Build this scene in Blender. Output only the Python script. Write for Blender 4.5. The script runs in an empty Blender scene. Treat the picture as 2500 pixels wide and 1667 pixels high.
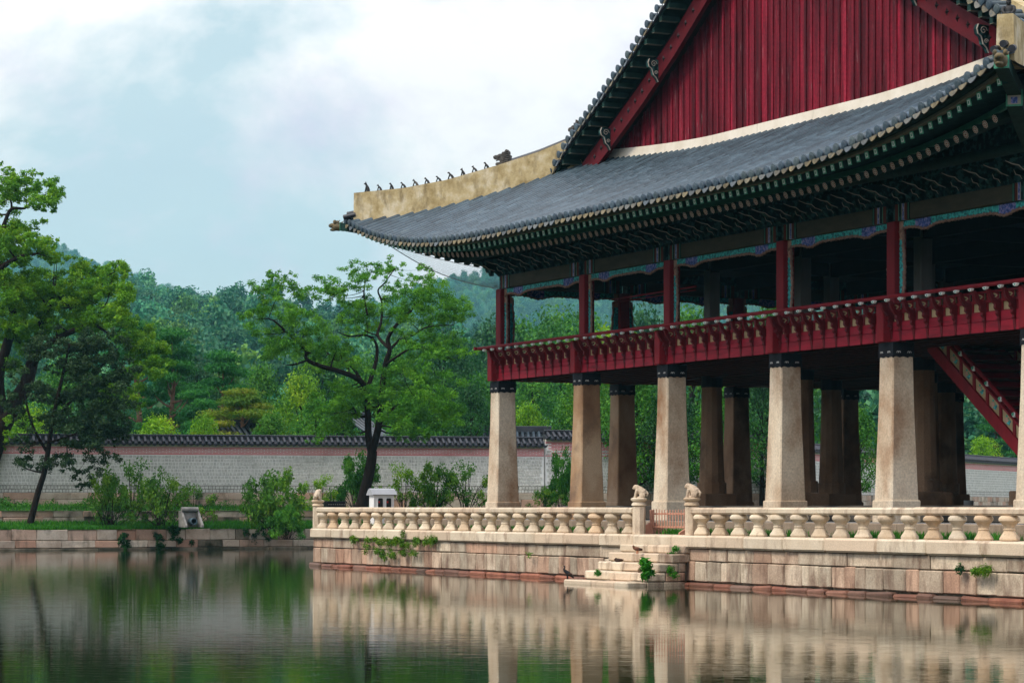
import bpy, math, random
import numpy as np
from mathutils import Matrix, Vector

# ------------------------------------------------------------------ camera, sky, sun, exposure
S = bpy.context.scene
COL = S.collection
HC = 1.95                                   # eye height above the pond
F, XC, YH = 6500.0, 1250.0, 1238.0          # focal length / centre / horizon, measured on the photograph
cam = bpy.data.cameras.new('camera')
cam.sensor_width = 36.0
cam.lens = 36.0 * F / 2500.0
cam.shift_y = (YH - 833.5) / 2500.0
cam.clip_start, cam.clip_end = 0.5, 12000.0
camo = bpy.data.objects.new('camera', cam)
COL.objects.link(camo)
camo.location = (0, 0, HC)
camo.rotation_euler = (math.radians(90), 0, 0)
S.camera = camo

SUN_AZ, SUN_EL = math.radians(-118.0), math.radians(50.0)     # azimuth measured from +Y towards +X
W = bpy.data.worlds.new('World')
S.world = W
W.use_nodes = True
nt = W.node_tree
nt.nodes.clear()
def N(tree, typ, **kw):
    n = tree.nodes.new(typ)
    for k, v in kw.items():
        setattr(n, k, v)
    return n
wo = N(nt, 'ShaderNodeOutputWorld')
bg = N(nt, 'ShaderNodeBackground')
bg.inputs['Strength'].default_value = 0.10
sky = N(nt, 'ShaderNodeTexSky')
sky.sky_type = 'NISHITA'
sky.sun_disc = False
sky.sun_elevation = SUN_EL
sky.sun_rotation = SUN_AZ
sky.air_density, sky.dust_density, sky.ozone_density = 1.0, 2.0, 1.5
tc = N(nt, 'ShaderNodeTexCoord')
mp = N(nt, 'ShaderNodeMapping')
mp.inputs['Scale'].default_value = (1.0, 1.0, 1.6)
mp.inputs['Location'].default_value = (2.4, 8.8, 5.5)
n1 = N(nt, 'ShaderNodeTexNoise')
n1.inputs['Scale'].default_value = 7.0
n1.inputs['Detail'].default_value = 7.0
n1.inputs['Roughness'].default_value = 0.6
n1.inputs['Distortion'].default_value = 0.15
r1 = N(nt, 'ShaderNodeValToRGB')
r1.color_ramp.elements[0].position = 0.40
r1.color_ramp.elements[0].color = (0.12, 0.12, 0.12, 1)
r1.color_ramp.elements[1].position = 0.54
r1.color_ramp.elements[1].color = (1, 1, 1, 1)
n2 = N(nt, 'ShaderNodeTexNoise')
n2.inputs['Scale'].default_value = 6.0
n2.inputs['Detail'].default_value = 8.0
n2.inputs['Roughness'].default_value = 0.6
r2 = N(nt, 'ShaderNodeValToRGB')
cr = r2.color_ramp
cr.elements[0].position = 0.42
cr.elements[0].color = (3.6, 3.4, 4.15, 1)
cr.elements[1].position = 0.60
cr.elements[1].color = (5.1, 5.0, 4.95, 1)
# overcast skies are brighter overhead than at the horizon
sx = N(nt, 'ShaderNodeSeparateXYZ')
mr = N(nt, 'ShaderNodeMapRange')
mr.inputs['From Min'].default_value = 0.0
mr.inputs['From Max'].default_value = 1.0
mr.inputs['To Min'].default_value = 0.85
mr.inputs['To Max'].default_value = 3.1
vm = N(nt, 'ShaderNodeVectorMath', operation='SCALE')
mx = N(nt, 'ShaderNodeMix', data_type='RGBA')
cg = N(nt, 'ShaderNodeMix', data_type='RGBA')          # thin cloud between the thick banks: pale blue green
cg.inputs[0].default_value = 0.72
cg.inputs[7].default_value = (3.3, 4.2, 4.3, 1)
L = nt.links.new
L(tc.outputs['Generated'], mp.inputs['Vector'])
L(mp.outputs['Vector'], n1.inputs['Vector'])
L(mp.outputs['Vector'], n2.inputs['Vector'])
L(n1.outputs['Fac'], r1.inputs['Fac'])
L(n2.outputs['Fac'], r2.inputs['Fac'])
L(tc.outputs['Generated'], sx.inputs[0])
L(sx.outputs['Z'], mr.inputs['Value'])
L(r2.outputs['Color'], vm.inputs[0])
L(mr.outputs['Result'], vm.inputs['Scale'])
L(r1.outputs['Color'], mx.inputs[0])
L(sky.outputs['Color'], cg.inputs[6])
L(cg.outputs[2], mx.inputs[6])
L(vm.outputs[0], mx.inputs[7])
L(mx.outputs[2], bg.inputs['Color'])
L(bg.outputs[0], wo.inputs['Surface'])

sl = bpy.data.lights.new('sun', 'SUN')
sl.energy = 1.5
sl.angle = math.radians(14)
sl.color = (1.0, 0.90, 0.74)
so = bpy.data.objects.new('sun', sl)
COL.objects.link(so)
sd = Vector((math.sin(SUN_AZ) * math.cos(SUN_EL), math.cos(SUN_AZ) * math.cos(SUN_EL), math.sin(SUN_EL)))
so.rotation_euler = (-sd).to_track_quat('-Z', 'Y').to_euler()
so.location = (-30, -10, 60)

S.view_settings.view_transform = 'Standard'
S.view_settings.look = 'None'
S.view_settings.exposure = 0.9
S.view_settings.gamma = 1.0
S.view_settings.use_curve_mapping = False
S.render.engine = 'CYCLES'
S.cycles.use_denoising = True
S.cycles.max_bounces = 6
S.cycles.volume_bounces = 0
S.cycles.transparent_max_bounces = 8
S.cycles.caustics_reflective = False
S.cycles.caustics_refractive = False

HAZE = 0.00011
random.seed(11)
RNG = np.random.default_rng(5)
# ------------------------------------------------------------------ frame of the pavilion
XV = -1900.0
TH = math.atan2(XC - XV, F)
SN, CS = math.sin(TH), math.cos(TH)
P1 = (-0.294, 86.873)
PHI = -(math.pi / 2 - TH)
PAVM = Matrix.Translation((P1[0], P1[1], 0)) @ Matrix.Rotation(PHI, 4, 'Z')
def B(u, v, z=0.0):
    return Vector((P1[0] + u * SN + v * CS, P1[1] - u * CS + v * SN, z))
def at(x, y, Y):
    "the point at depth Y seen at photograph pixel x, y"
    return Vector(((x - XC) / F * Y, Y, HC - (y - YH) / F * Y))
US = [0.0, 5.92, 11.24, 17.43, 22.68, 28.5]
VS = [4.42 * i for i in range(8)]

# ------------------------------------------------------------------ mesh building
class MB:
    def __init__(s):
        s.v, s.f, s.m, s.k = [], [], [], 0
    def mat(s, k):
        s.k = k
        return s
    def add(s, vs, fs):
        o = len(s.v)
        s.v += [tuple(p) for p in vs]
        s.f += [tuple(i + o for i in q) for q in fs]
        s.m += [s.k] * len(fs)
        return s
    def hexa(s, p):
        return s.add(p, [(0, 3, 2, 1), (4, 5, 6, 7), (0, 1, 5, 4), (1, 2, 6, 5), (2, 3, 7, 6), (3, 0, 4, 7)])
    def box(s, x0, x1, y0, y1, z0, z1):
        return s.hexa([(x0, y0, z0), (x1, y0, z0), (x1, y1, z0), (x0, y1, z0), (x0, y0, z1), (x1, y0, z1), (x1, y1, z1), (x0, y1, z1)])
    def cham(s, x0, x1, y0, y1, z0, z1, c=0.02, j=0.0):
        "box with bevelled edges and optional uneven corners"
        vs, idx = [], {}
        X, Y, Z = (x0, x1), (y0, y1), (z0, z1)
        for i in (0, 1):
            for jn in (0, 1):
                for k in (0, 1):
                    d = [(random.random() - .5) * 2 * j for _ in range(3)]
                    p = [X[i] + d[0], Y[jn] + d[1], Z[k] + d[2]]
                    q = [c if i == 0 else -c, c if jn == 0 else -c, c if k == 0 else -c]
                    for a in range(3):
                        w = list(p)
                        for b in range(3):
                            if b != a:
                                w[b] += q[b]
                        idx[i, jn, k, a] = len(vs)
                        vs.append(w)
        g = lambda i, jn, k, a: idx[i, jn, k, a]
        fs = []
        for e in (0, 1):
            fs.append((g(e, 0, 0, 0), g(e, 1, 0, 0), g(e, 1, 1, 0), g(e, 0, 1, 0)))
            fs.append((g(0, e, 0, 1), g(1, e, 0, 1), g(1, e, 1, 1), g(0, e, 1, 1)))
            fs.append((g(0, 0, e, 2), g(1, 0, e, 2), g(1, 1, e, 2), g(0, 1, e, 2)))
        for p in (0, 1):
            for q in (0, 1):
                fs.append((g(p, q, 0, 0), g(p, q, 1, 0), g(p, q, 1, 1), g(p, q, 0, 1)))
                fs.append((g(p, 0, q, 0), g(p, 1, q, 0), g(p, 1, q, 2), g(p, 0, q, 2)))
                fs.append((g(0, p, q, 1), g(1, p, q, 1), g(1, p, q, 2), g(0, p, q, 2)))
        for i in (0, 1):
            for jn in (0, 1):
                for k in (0, 1):
                    fs.append((g(i, jn, k, 0), g(i, jn, k, 1), g(i, jn, k, 2)))
        return s.add(vs, fs)
    def prism(s, poly, fn):
        "poly: list of 2-d points; fn(a, b, t) -> 3-d point for t = 0 and 1"
        n = len(poly)
        vs = [fn(a, b, 0) for a, b in poly] + [fn(a, b, 1) for a, b in poly]
        fs = [tuple(range(n)), tuple(range(2 * n - 1, n - 1, -1))]
        fs += [(i, (i + 1) % n, n + (i + 1) % n, n + i) for i in range(n)]
        return s.add(vs, fs)
    def tube(s, pts, rad, n=8, cap=True):
        pts = [Vector(p) for p in pts]
        if not hasattr(rad, '__len__'):
            rad = [rad] * len(pts)
        vs, fs = [], []
        t0 = (pts[1] - pts[0]).normalized()
        a = t0.orthogonal().normalized()
        for i, p in enumerate(pts):
            t = (pts[min(i + 1, len(pts) - 1)] - pts[max(i - 1, 0)])
            t = t.normalized() if t.length > 1e-9 else t0
            a = (a - t * a.dot(t))
            a = a.normalized() if a.length > 1e-6 else t.orthogonal().normalized()
            b = t.cross(a)
            for k in range(n):
                an = 2 * math.pi * k / n
                vs.append(p + (a * math.cos(an) + b * math.sin(an)) * rad[i])
        for i in range(len(pts) - 1):
            for k in range(n):
                fs.append((i * n + k, i * n + (k + 1) % n, (i + 1) * n + (k + 1) % n, (i + 1) * n + k))
        if cap:
            fs += [tuple(range(n - 1, -1, -1)), tuple(range((len(pts) - 1) * n, len(pts) * n))]
        return s.add(vs, fs)
    def lathe(s, prof, n=8, c=(0, 0, 0), a0=0.0, sq=(1, 1)):
        vs, fs = [], []
        for r, z in prof:
            for k in range(n):
                an = a0 + 2 * math.pi * k / n
                vs.append((c[0] + r * math.cos(an) * sq[0], c[1] + r * math.sin(an) * sq[1], c[2] + z))
        m = len(prof)
        for i in range(m - 1):
            for k in range(n):
                fs.append((i * n + k, i * n + (k + 1) % n, (i + 1) * n + (k + 1) % n, (i + 1) * n + k))
        fs += [tuple(range(n - 1, -1, -1)), tuple(range((m - 1) * n, m * n))]
        return s.add(vs, fs)
    def ball(s, c, r, n=10, m=7, mt=None):
        c = Vector(c)
        vs, fs = [], []
        for i in range(m + 1):
            th = math.pi * i / m
            for k in range(n):
                an = 2 * math.pi * k / n
                p = Vector((r[0] * math.sin(th) * math.cos(an), r[1] * math.sin(th) * math.sin(an), r[2] * math.cos(th)))
                if mt is not None:
                    p = mt @ p
                vs.append(c + p)
        for i in range(m):
            for k in range(n):
                fs.append((i * n + k, i * n + (k + 1) % n, (i + 1) * n + (k + 1) % n, (i + 1) * n + k))
        return s.add(vs, fs)
    def mesh(s, name, mats, smooth=0.0, fix=True):
        me = bpy.data.meshes.new(name)
        me.from_pydata(s.v, [], s.f)
        for mm in (mats if isinstance(mats, (list, tuple)) else [mats]):
            me.materials.append(mm)
        me.polygons.foreach_set('material_index', s.m)
        if fix:
            import bmesh
            bm = bmesh.new()
            bm.from_mesh(me)
            bmesh.ops.remove_doubles(bm, verts=bm.verts, dist=1e-5)
            bmesh.ops.recalc_face_normals(bm, faces=bm.faces)
            bm.to_mesh(me)
            bm.free()
        if smooth:
            me.polygons.foreach_set('use_smooth', [True] * len(me.polygons))
            me.set_sharp_from_angle(angle=math.radians(smooth))
        me.update()
        return me
    def build(s, name, mats, parent=None, smooth=0.0, fix=True, **kw):
        return put(name, s.mesh(name, mats, smooth, fix), parent, **kw)

def put(name, me, parent=None, M=None, label=None, cat=None, group=None, kind=None):
    o = bpy.data.objects.new(name, me)
    COL.objects.link(o)
    if parent is not None:
        o.parent = parent
    if M is not None:
        o.matrix_local = M
    for k, v in (('label', label), ('category', cat), ('group', group), ('kind', kind)):
        if v:
            o[k] = v
    return o
def thing(name, label, cat, M=None, group=None):
    return put(name, None, None, M, label, cat, group)
def UV(u=0.0, v=0.0, z=0.0, rz=0.0):
    return PAVM @ Matrix.Translation((u, v, z)) @ Matrix.Rotation(rz, 4, 'Z')
def T(x, y, z):
    return Matrix.Translation((x, y, z))

# ------------------------------------------------------------------ materials
def lk(t, a, b):
    t.links.new(a, b)
def material(name, cols, scale=(1, 1, 1), nscale=3.0, detail=5.0, rough=0.75, bump=0.0, bscale=40.0, rnd=0.0, hue=None,
             stain=None, stain_scale=(1, 1, .25), stain_n=1.2, stain_lim=(.52, .68), speck=0.0, spec=0.3, lo=.35, hi=.65, obj=False, metal=0.0):
    """cols: two or three base colours mixed by noise in world space; rnd: brightness change from object to object; hue: a third
    colour some objects lean to; stain: a colour in patches of their own"""
    m = bpy.data.materials.new(name)
    m.use_nodes = True
    t = m.node_tree
    p = t.nodes['Principled BSDF']
    p.inputs['Roughness'].default_value = rough
    p.inputs['Specular IOR Level'].default_value = spec
    p.inputs['Metallic'].default_value = metal
    if obj:
        src = N(t, 'ShaderNodeTexCoord').outputs['Object']
    else:
        src = N(t, 'ShaderNodeNewGeometry').outputs['Position']
    mpn = N(t, 'ShaderNodeMapping')
    mpn.inputs['Scale'].default_value = scale
    lk(t, src, mpn.inputs['Vector'])
    nz = N(t, 'ShaderNodeTexNoise')
    nz.inputs['Scale'].default_value = nscale
    nz.inputs['Detail'].default_value = detail
    nz.inputs['Roughness'].default_value = 0.6
    lk(t, mpn.outputs[0], nz.inputs['Vector'])
    rp = N(t, 'ShaderNodeValToRGB')
    e = rp.color_ramp.elements
    e[0].position, e[1].position = lo, hi
    e[0].color, e[1].color = (*cols[0], 1), (*cols[-1], 1)
    if len(cols) == 3:
        q = e.new((lo + hi) / 2)
        q.color = (*cols[1], 1)
    lk(t, nz.outputs['Fac'], rp.inputs['Fac'])
    c = rp.outputs['Color']
    if hue or rnd:
        oi = N(t, 'ShaderNodeObjectInfo')
        if hue:
            m2 = N(t, 'ShaderNodeMath', operation='MULTIPLY')
            m2.inputs[1].default_value = 7.31
            fr = N(t, 'ShaderNodeMath', operation='FRACT')
            pw = N(t, 'ShaderNodeMath', operation='POWER')
            pw.inputs[1].default_value = 2.0
            lk(t, oi.outputs['Random'], m2.inputs[0])
            lk(t, m2.outputs[0], fr.inputs[0])
            lk(t, fr.outputs[0], pw.inputs[0])
            mh = N(t, 'ShaderNodeMix', data_type='RGBA')
            mh.inputs[7].default_value = (*hue, 1)
            lk(t, pw.outputs[0], mh.inputs[0])
            lk(t, c, mh.inputs[6])
            c = mh.outputs[2]
        if rnd:
            mr = N(t, 'ShaderNodeMapRange')
            mr.inputs['To Min'].default_value = 1 - rnd
            mr.inputs['To Max'].default_value = 1 + rnd
            lk(t, oi.outputs['Random'], mr.inputs['Value'])
            vs = N(t, 'ShaderNodeVectorMath', operation='SCALE')
            lk(t, c, vs.inputs[0])
            lk(t, mr.outputs[0], vs.inputs['Scale'])
            c = vs.outputs[0]
    if stain:
        ms = N(t, 'ShaderNodeMapping')
        ms.inputs['Scale'].default_value = stain_scale
        ms.inputs['Location'].default_value = (3.7, 9.1, 2.2)
        lk(t, src, ms.inputs['Vector'])
        ns = N(t, 'ShaderNodeTexNoise')
        ns.inputs['Scale'].default_value = stain_n
        ns.inputs['Detail'].default_value = 6.0
        ns.inputs['Roughness'].default_value = 0.62
        lk(t, ms.outputs[0], ns.inputs['Vector'])
        rs = N(t, 'ShaderNodeMapRange')
        rs.inputs['From Min'].default_value = stain_lim[0]
        rs.inputs['From Max'].default_value = stain_lim[1]
        lk(t, ns.outputs['Fac'], rs.inputs['Value'])
        mh = N(t, 'ShaderNodeMix', data_type='RGBA')
        mh.inputs[7].default_value = (*stain, 1)
        lk(t, rs.outputs[0], mh.inputs[0])
        lk(t, c, mh.inputs[6])
        c = mh.outputs[2]
    if speck or bump:
        nb = N(t, 'ShaderNodeTexNoise')
        nb.inputs['Scale'].default_value = bscale
        nb.inputs['Detail'].default_value = 4.0
        nb.inputs['Roughness'].default_value = 0.7
        lk(t, src, nb.inputs['Vector'])
        if speck:
            mr = N(t, 'ShaderNodeMapRange')
            mr.inputs['From Min'].default_value = .3
            mr.inputs['From Max'].default_value = .7
            mr.inputs['To Min'].default_value = 1 - speck
            mr.inputs['To Max'].default_value = 1 + speck
            lk(t, nb.outputs['Fac'], mr.inputs['Value'])
            vs = N(t, 'ShaderNodeVectorMath', operation='SCALE')
            lk(t, c, vs.inputs[0])
            lk(t, mr.outputs[0], vs.inputs['Scale'])
            c = vs.outputs[0]
        if bump:
            bn = N(t, 'ShaderNodeBump')
            bn.inputs['Strength'].default_value = 1.0
            bn.inputs['Distance'].default_value = bump
            lk(t, nb.outputs['Fac'], bn.inputs['Height'])
            lk(t, bn.outputs[0], p.inputs['Normal'])
    lk(t, c, p.inputs['Base Color'])
    return m

def leaf_material(name, dark, mid, light, rnd=0.12, trans=0.3, zone=0.35):
    m = bpy.data.materials.new(name)
    m.use_nodes = True
    t = m.node_tree
    p = t.nodes['Principled BSDF']
    out = t.nodes['Material Output']
    p.inputs['Roughness'].default_value = 0.6
    p.inputs['Specular IOR Level'].default_value = 0.25
    at_ = N(t, 'ShaderNodeAttribute')
    at_.attribute_name = 'tint'
    geo = N(t, 'ShaderNodeNewGeometry')
    nz = N(t, 'ShaderNodeTexNoise')
    nz.inputs['Scale'].default_value = zone
    nz.inputs['Detail'].default_value = 3.0
    lk(t, geo.outputs['Position'], nz.inputs['Vector'])
    ad = N(t, 'ShaderNodeMath', operation='ADD')
    lk(t, at_.outputs['Fac'], ad.inputs[0])
    lk(t, nz.outputs['Fac'], ad.inputs[1])
    hv = N(t, 'ShaderNodeMath', operation='MULTIPLY')
    hv.inputs[1].default_value = 0.5
    lk(t, ad.outputs[0], hv.inputs[0])
    rp = N(t, 'ShaderNodeValToRGB')
    e = rp.color_ramp.elements
    e[0].position, e[1].position = .22, .78
    e[0].color, e[1].color = (*dark, 1), (*light, 1)
    q = e.new(.5)
    q.color = (*mid, 1)
    lk(t, hv.outputs[0], rp.inputs['Fac'])
    oi = N(t, 'ShaderNodeObjectInfo')
    mr = N(t, 'ShaderNodeMapRange')
    mr.inputs['To Min'].default_value = 1 - rnd
    mr.inputs['To Max'].default_value = 1 + rnd
    lk(t, oi.outputs['Random'], mr.inputs['Value'])
    vs = N(t, 'ShaderNodeVectorMath', operation='SCALE')
    lk(t, rp.outputs['Color'], vs.inputs[0])
    lk(t, mr.outputs[0], vs.inputs['Scale'])
    lk(t, vs.outputs[0], p.inputs['Base Color'])
    tr = N(t, 'ShaderNodeBsdfTranslucent')
    lk(t, vs.outputs[0], tr.inputs['Color'])
    mix = N(t, 'ShaderNodeMixShader')
    mix.inputs[0].default_value = trans
    lk(t, p.outputs[0], mix.inputs[1])
    lk(t, tr.outputs[0], mix.inputs[2])
    lk(t, mix.outputs[0], out.inputs['Surface'])
    return m

M_ = {}
M_['stone'] = material('granite', [(.36, .29, .215), (.50, .415, .31), (.58, .50, .385)], nscale=1.6, rough=.85, bump=.012, bscale=22, rnd=.28,
                       hue=(.42, .25, .17), stain=(.14, .075, .05), stain_scale=(1.8, 1.8, .5), stain_n=1.7, stain_lim=(.47, .72), speck=.24)
M_['coping'] = material('pale granite', [(.54, .445, .325), (.65, .56, .43)], nscale=1.3, rough=.85, bump=.004, bscale=35, rnd=.07,
                        hue=(.56, .43, .31), stain=(.24, .16, .11), stain_scale=(1.7, 1.7, .7), stain_n=1.6, stain_lim=(.52, .76), speck=.18)
M_['rail'] = material('carved granite', [(.56, .46, .33), (.67, .58, .45)], nscale=2.5, rough=.85, bump=.006, bscale=30, rnd=.17,
                      hue=(.50, .36, .23), stain=(.22, .16, .12), stain_scale=(3, 3, 2), stain_n=2.2, stain_lim=(.58, .78), speck=.12)
M_['kerb'] = material('brown kerb granite', [(.20, .15, .11), (.29, .23, .17)], nscale=2, rough=.9, speck=.2)
M_['redstone'] = material('red waterline stone', [(.17, .055, .034), (.27, .105, .06)], nscale=3, rough=.7, bump=.008, bscale=25, rnd=.25, hue=(.12, .08, .06), speck=.2)
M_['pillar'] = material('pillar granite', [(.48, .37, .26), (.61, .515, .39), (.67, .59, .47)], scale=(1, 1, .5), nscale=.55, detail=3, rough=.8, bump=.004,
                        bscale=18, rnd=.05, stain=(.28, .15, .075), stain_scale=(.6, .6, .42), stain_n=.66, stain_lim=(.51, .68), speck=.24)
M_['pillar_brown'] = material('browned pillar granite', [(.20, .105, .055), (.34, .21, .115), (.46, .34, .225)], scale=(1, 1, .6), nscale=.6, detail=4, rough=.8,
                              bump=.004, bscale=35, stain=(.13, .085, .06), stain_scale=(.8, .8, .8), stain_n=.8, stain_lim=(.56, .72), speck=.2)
M_['pillar_shaded'] = material('brown pillar granite with painted shade', [(.13, .07, .04), (.23, .135, .075), (.32, .21, .13)], scale=(1, 1, .6), nscale=.6, detail=4, rough=.85, bump=.004, bscale=35, spec=.15, speck=.2,
                              stain=(.07, .045, .03), stain_scale=(.8, .8, .6), stain_n=.8, stain_lim=(.5, .7))  # darker pillar copy: the shade under the pavilion is put into its colour
M_['bandblack'] = material('black painted band', [(.008, .010, .014), (.016, .018, .024)], rough=.7)
M_['motif'] = material('white painted motif', [(.62, .62, .6), (.7, .7, .68)])
M_['red'] = material('red painted wood', [(.17, .010, .016), (.235, .014, .022)], scale=(1, 1, .2), nscale=4, rough=.6, bump=.002, bscale=60, rnd=.08, speck=.1)
M_['redfascia'] = material('bright red fascia', [(.20, .009, .020), (.33, .013, .031)], scale=(.5, .5, 3), nscale=2.2, rough=.55, rnd=.08,
                           stain=(.10, .012, .016), stain_scale=(.8, .8, 6), stain_n=2.0, stain_lim=(.55, .75), speck=.08)
M_['bracketred'] = material('bracket red with painted rail shade', [(.085, .007, .010), (.125, .009, .014)], nscale=6, rough=.65, spec=.15, speck=.1)  # red deepened: shade of the top rail painted into the brackets
M_['innerpost'] = material('pale grey inner posts', [(.17, .165, .145), (.23, .22, .20)], scale=(1, 1, .3), nscale=2, rough=.8, spec=.1)
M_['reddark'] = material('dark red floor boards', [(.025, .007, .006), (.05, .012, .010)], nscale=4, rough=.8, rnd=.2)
M_['gable'] = material('weathered red gable boards', [(0.0484, 0.0035, 0.0079), (0.1144, 0.0062, 0.0150), (0.2200, 0.0097, 0.0264)], scale=(1.7600, 1.7600, 0.1408), nscale=1.9, detail=7, rough=.62,
                       bump=.004, bscale=10, rnd=.36, stain=(.20, .15, .15), stain_scale=(9, 9, .7), stain_n=1.6, stain_lim=(.62, .74), speck=.30)
M_['barge'] = material('dark red barge board', [(.075, .006, .010), (.115, .008, .015)], nscale=2, rough=.65, speck=.12, bscale=30)
M_['tile'] = material('blue grey clay tile', [(.019, .038, .060), (.034, .062, .092), (.062, .101, .136)], nscale=1.2, rough=.5, bump=.002, bscale=45, rnd=.14,
                      hue=(.055, .080, .088), stain=(.105, .125, .115), stain_scale=(1, 1, 1), stain_n=2.4, stain_lim=(.62, .85), speck=.18, spec=.45)
_t = M_['tile'].node_tree
_p = _t.nodes['Principled BSDF']
_c = _p.inputs['Base Color'].links[0].from_socket
_at = N(_t, 'ShaderNodeAttribute')
_at.attribute_name = 'tint'
_mr = N(_t, 'ShaderNodeMapRange')
_mr.inputs['To Min'].default_value, _mr.inputs['To Max'].default_value = .62, 1.38
lk(_t, _at.outputs['Fac'], _mr.inputs['Value'])
_vs = N(_t, 'ShaderNodeVectorMath', operation='SCALE')
lk(_t, _c, _vs.inputs[0])
lk(_t, _mr.outputs[0], _vs.inputs['Scale'])
lk(_t, _vs.outputs[0], _p.inputs['Base Color'])
M_['tiledark'] = material('dark clay tile', [(.012, .015, .022), (.03, .034, .045)], nscale=3, rough=.5, rnd=.2, speck=.15, spec=.4)
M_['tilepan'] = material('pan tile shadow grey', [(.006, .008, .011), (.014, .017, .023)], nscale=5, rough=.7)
M_['drip'] = material('lichened drip tile', [(.075, .07, .05), (.14, .115, .065), (.20, .165, .095)], nscale=6, rough=.8, rnd=.3, hue=(.10, .125, .15), speck=.25, bscale=50)
M_['plaster'] = material('stained lime plaster', [(.30, .225, .10), (.46, .37, .20), (.58, .51, .36)], nscale=2.2, rough=.85, bump=.004, bscale=20,
                         stain=(.16, .12, .06), stain_scale=(1.9, 1.9, .8), stain_n=1.9, stain_lim=(.50, .74), speck=.1)
M_['whiteplaster'] = material('pale lime plaster', [(.62, .56, .46), (.74, .69, .60)], nscale=1.2, rough=.85, stain=(.35, .33, .27), stain_scale=(4, 4, .5),
                              stain_n=1.5, stain_lim=(.6, .8), speck=.05)
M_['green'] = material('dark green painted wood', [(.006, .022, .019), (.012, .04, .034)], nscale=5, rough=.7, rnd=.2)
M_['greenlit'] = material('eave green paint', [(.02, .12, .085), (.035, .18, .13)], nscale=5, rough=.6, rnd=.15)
M_['swirl'] = material('painted swirls', [(.005, .02, .022), (.008, .035, .034), (.03, .10, .095)], nscale=6, detail=2, rough=.7, lo=.46, hi=.6)
M_['turq'] = material('turquoise carved paint', [(.015, .16, .18), (.04, .42, .42), (.08, .60, .58)], nscale=14, detail=2, rough=.55, lo=.4, hi=.6)
M_['blue'] = material('blue carved paint', [(.03, .07, .26), (.09, .16, .50), (.40, .32, .55)], nscale=14, detail=2, rough=.55, lo=.4, hi=.62)
M_['pinkwood'] = material('pinkish carved edge', [(.20, .11, .085), (.36, .22, .17)], nscale=9, rough=.7)
M_['pinkpatch'] = material('pale salmon painted patch', [(.42, .24, .17), (.56, .36, .27)], nscale=16, rough=.7)
M_['tan'] = material('tan painted panel', [(.38, .29, .15), (.50, .39, .22)], nscale=4, rough=.7, rnd=.1, stain=(.36, .13, .07), stain_scale=(2, 2, 2), stain_n=2.6,
                     stain_lim=(.58, .7))
M_['olive'] = material('olive lintel paint', [(.05, .046, .03), (.08, .07, .046)], scale=(1, 1, 3), nscale=1.6, rough=.7, speck=.08)
M_['stripe_red'] = material('lintel red stripe', [(.10, .02, .014), (.14, .03, .02)], rough=.7)
M_['cream'] = material('cream paint', [(.36, .32, .27), (.46, .42, .36)], nscale=8, rough=.65)
M_['petal'] = material('white petal paint', [(.62, .58, .52), (.72, .68, .62)], nscale=8, rough=.6, spec=.15)
M_['petalred'] = material('red petal paint', [(.28, .05, .04), (.36, .08, .06)], rough=.6, spec=.15)
M_['whitepaint'] = material('white paint', [(.70, .72, .70), (.78, .79, .77)], nscale=3, rough=.5, speck=.03)
M_['mint'] = material('mint green paint', [(.05, .27, .17), (.09, .38, .25)], nscale=6, rough=.6)
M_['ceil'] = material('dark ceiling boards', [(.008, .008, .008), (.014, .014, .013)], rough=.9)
M_['eaveboard'] = material('weathered eave board', [(.11, .105, .075), (.17, .16, .115)], nscale=5, rough=.8)
M_['clay'] = material('black fired clay', [(.010, .011, .013), (.03, .031, .033)], nscale=12, rough=.6, bump=.006, bscale=30)
M_['claybrown'] = material('brown grey fired clay', [(.045, .04, .036), (.10, .09, .08)], nscale=14, rough=.7, bump=.012, bscale=26)
M_['ocher'] = material('mossy ochre clay', [(.05, .055, .04), (.15, .11, .05), (.09, .085, .06)], nscale=8, rough=.8, bump=.006)
M_['gate'] = material('terracotta painted wood', [(.42, .19, .125), (.52, .26, .18)], nscale=4, rough=.65, rnd=.06)
M_['whitemetal'] = material('white sheet metal', [(.74, .75, .76), (.78, .79, .8)], nscale=2, rough=.4, speck=.02)
M_['greymetal'] = material('grey sheet metal', [(.30, .32, .35), (.36, .38, .41)], nscale=2, rough=.35)
M_['black'] = material('black', [(.006, .006, .007), (.012, .012, .013)], rough=.3)
M_['redtag'] = material('red extinguisher paint', [(.4, .01, .01), (.5, .02, .02)], rough=.4)
M_['slab'] = material('bank stone', [(.36, .29, .22), (.50, .42, .33), (.55, .48, .39)], nscale=1.2, rough=.85, bump=.006, bscale=25, rnd=.2, hue=(.44, .25, .17),
                      stain=(.06, .055, .035), stain_scale=(1.3, 1.3, .5), stain_n=1.3, stain_lim=(.54, .74), speck=.18)
M_['slabdark'] = material('mossy dark bank stone', [(.10, .085, .06), (.26, .21, .15)], nscale=1.2, rough=.9, bump=.006, bscale=25, rnd=.35, stain=(.02, .025, .012),
                          stain_scale=(1, 1, .6), stain_n=1.0, stain_lim=(.45, .65), speck=.2)
M_['block'] = material('grey wall blocks', [(.46, .46, .43), (.60, .59, .55), (.70, .69, .65)], nscale=5.0, detail=2, rough=.9, speck=.2, bscale=14, lo=.3, hi=.7)
M_['oldmortar'] = material('weathered dark mortar', [(.16, .16, .13), (.34, .33, .28)], nscale=1.5, rough=.95)
M_['mortar'] = material('white mortar', [(.86, .85, .82), (.90, .89, .86)], nscale=1, rough=.9, stain=(.30, .30, .24), stain_scale=(.4, .4, .8), stain_n=.8, stain_lim=(.56, .8))
M_['brick'] = material('red wall brick', [(.62, .10, .11), (.72, .16, .17)], nscale=4, rough=.85)
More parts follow.
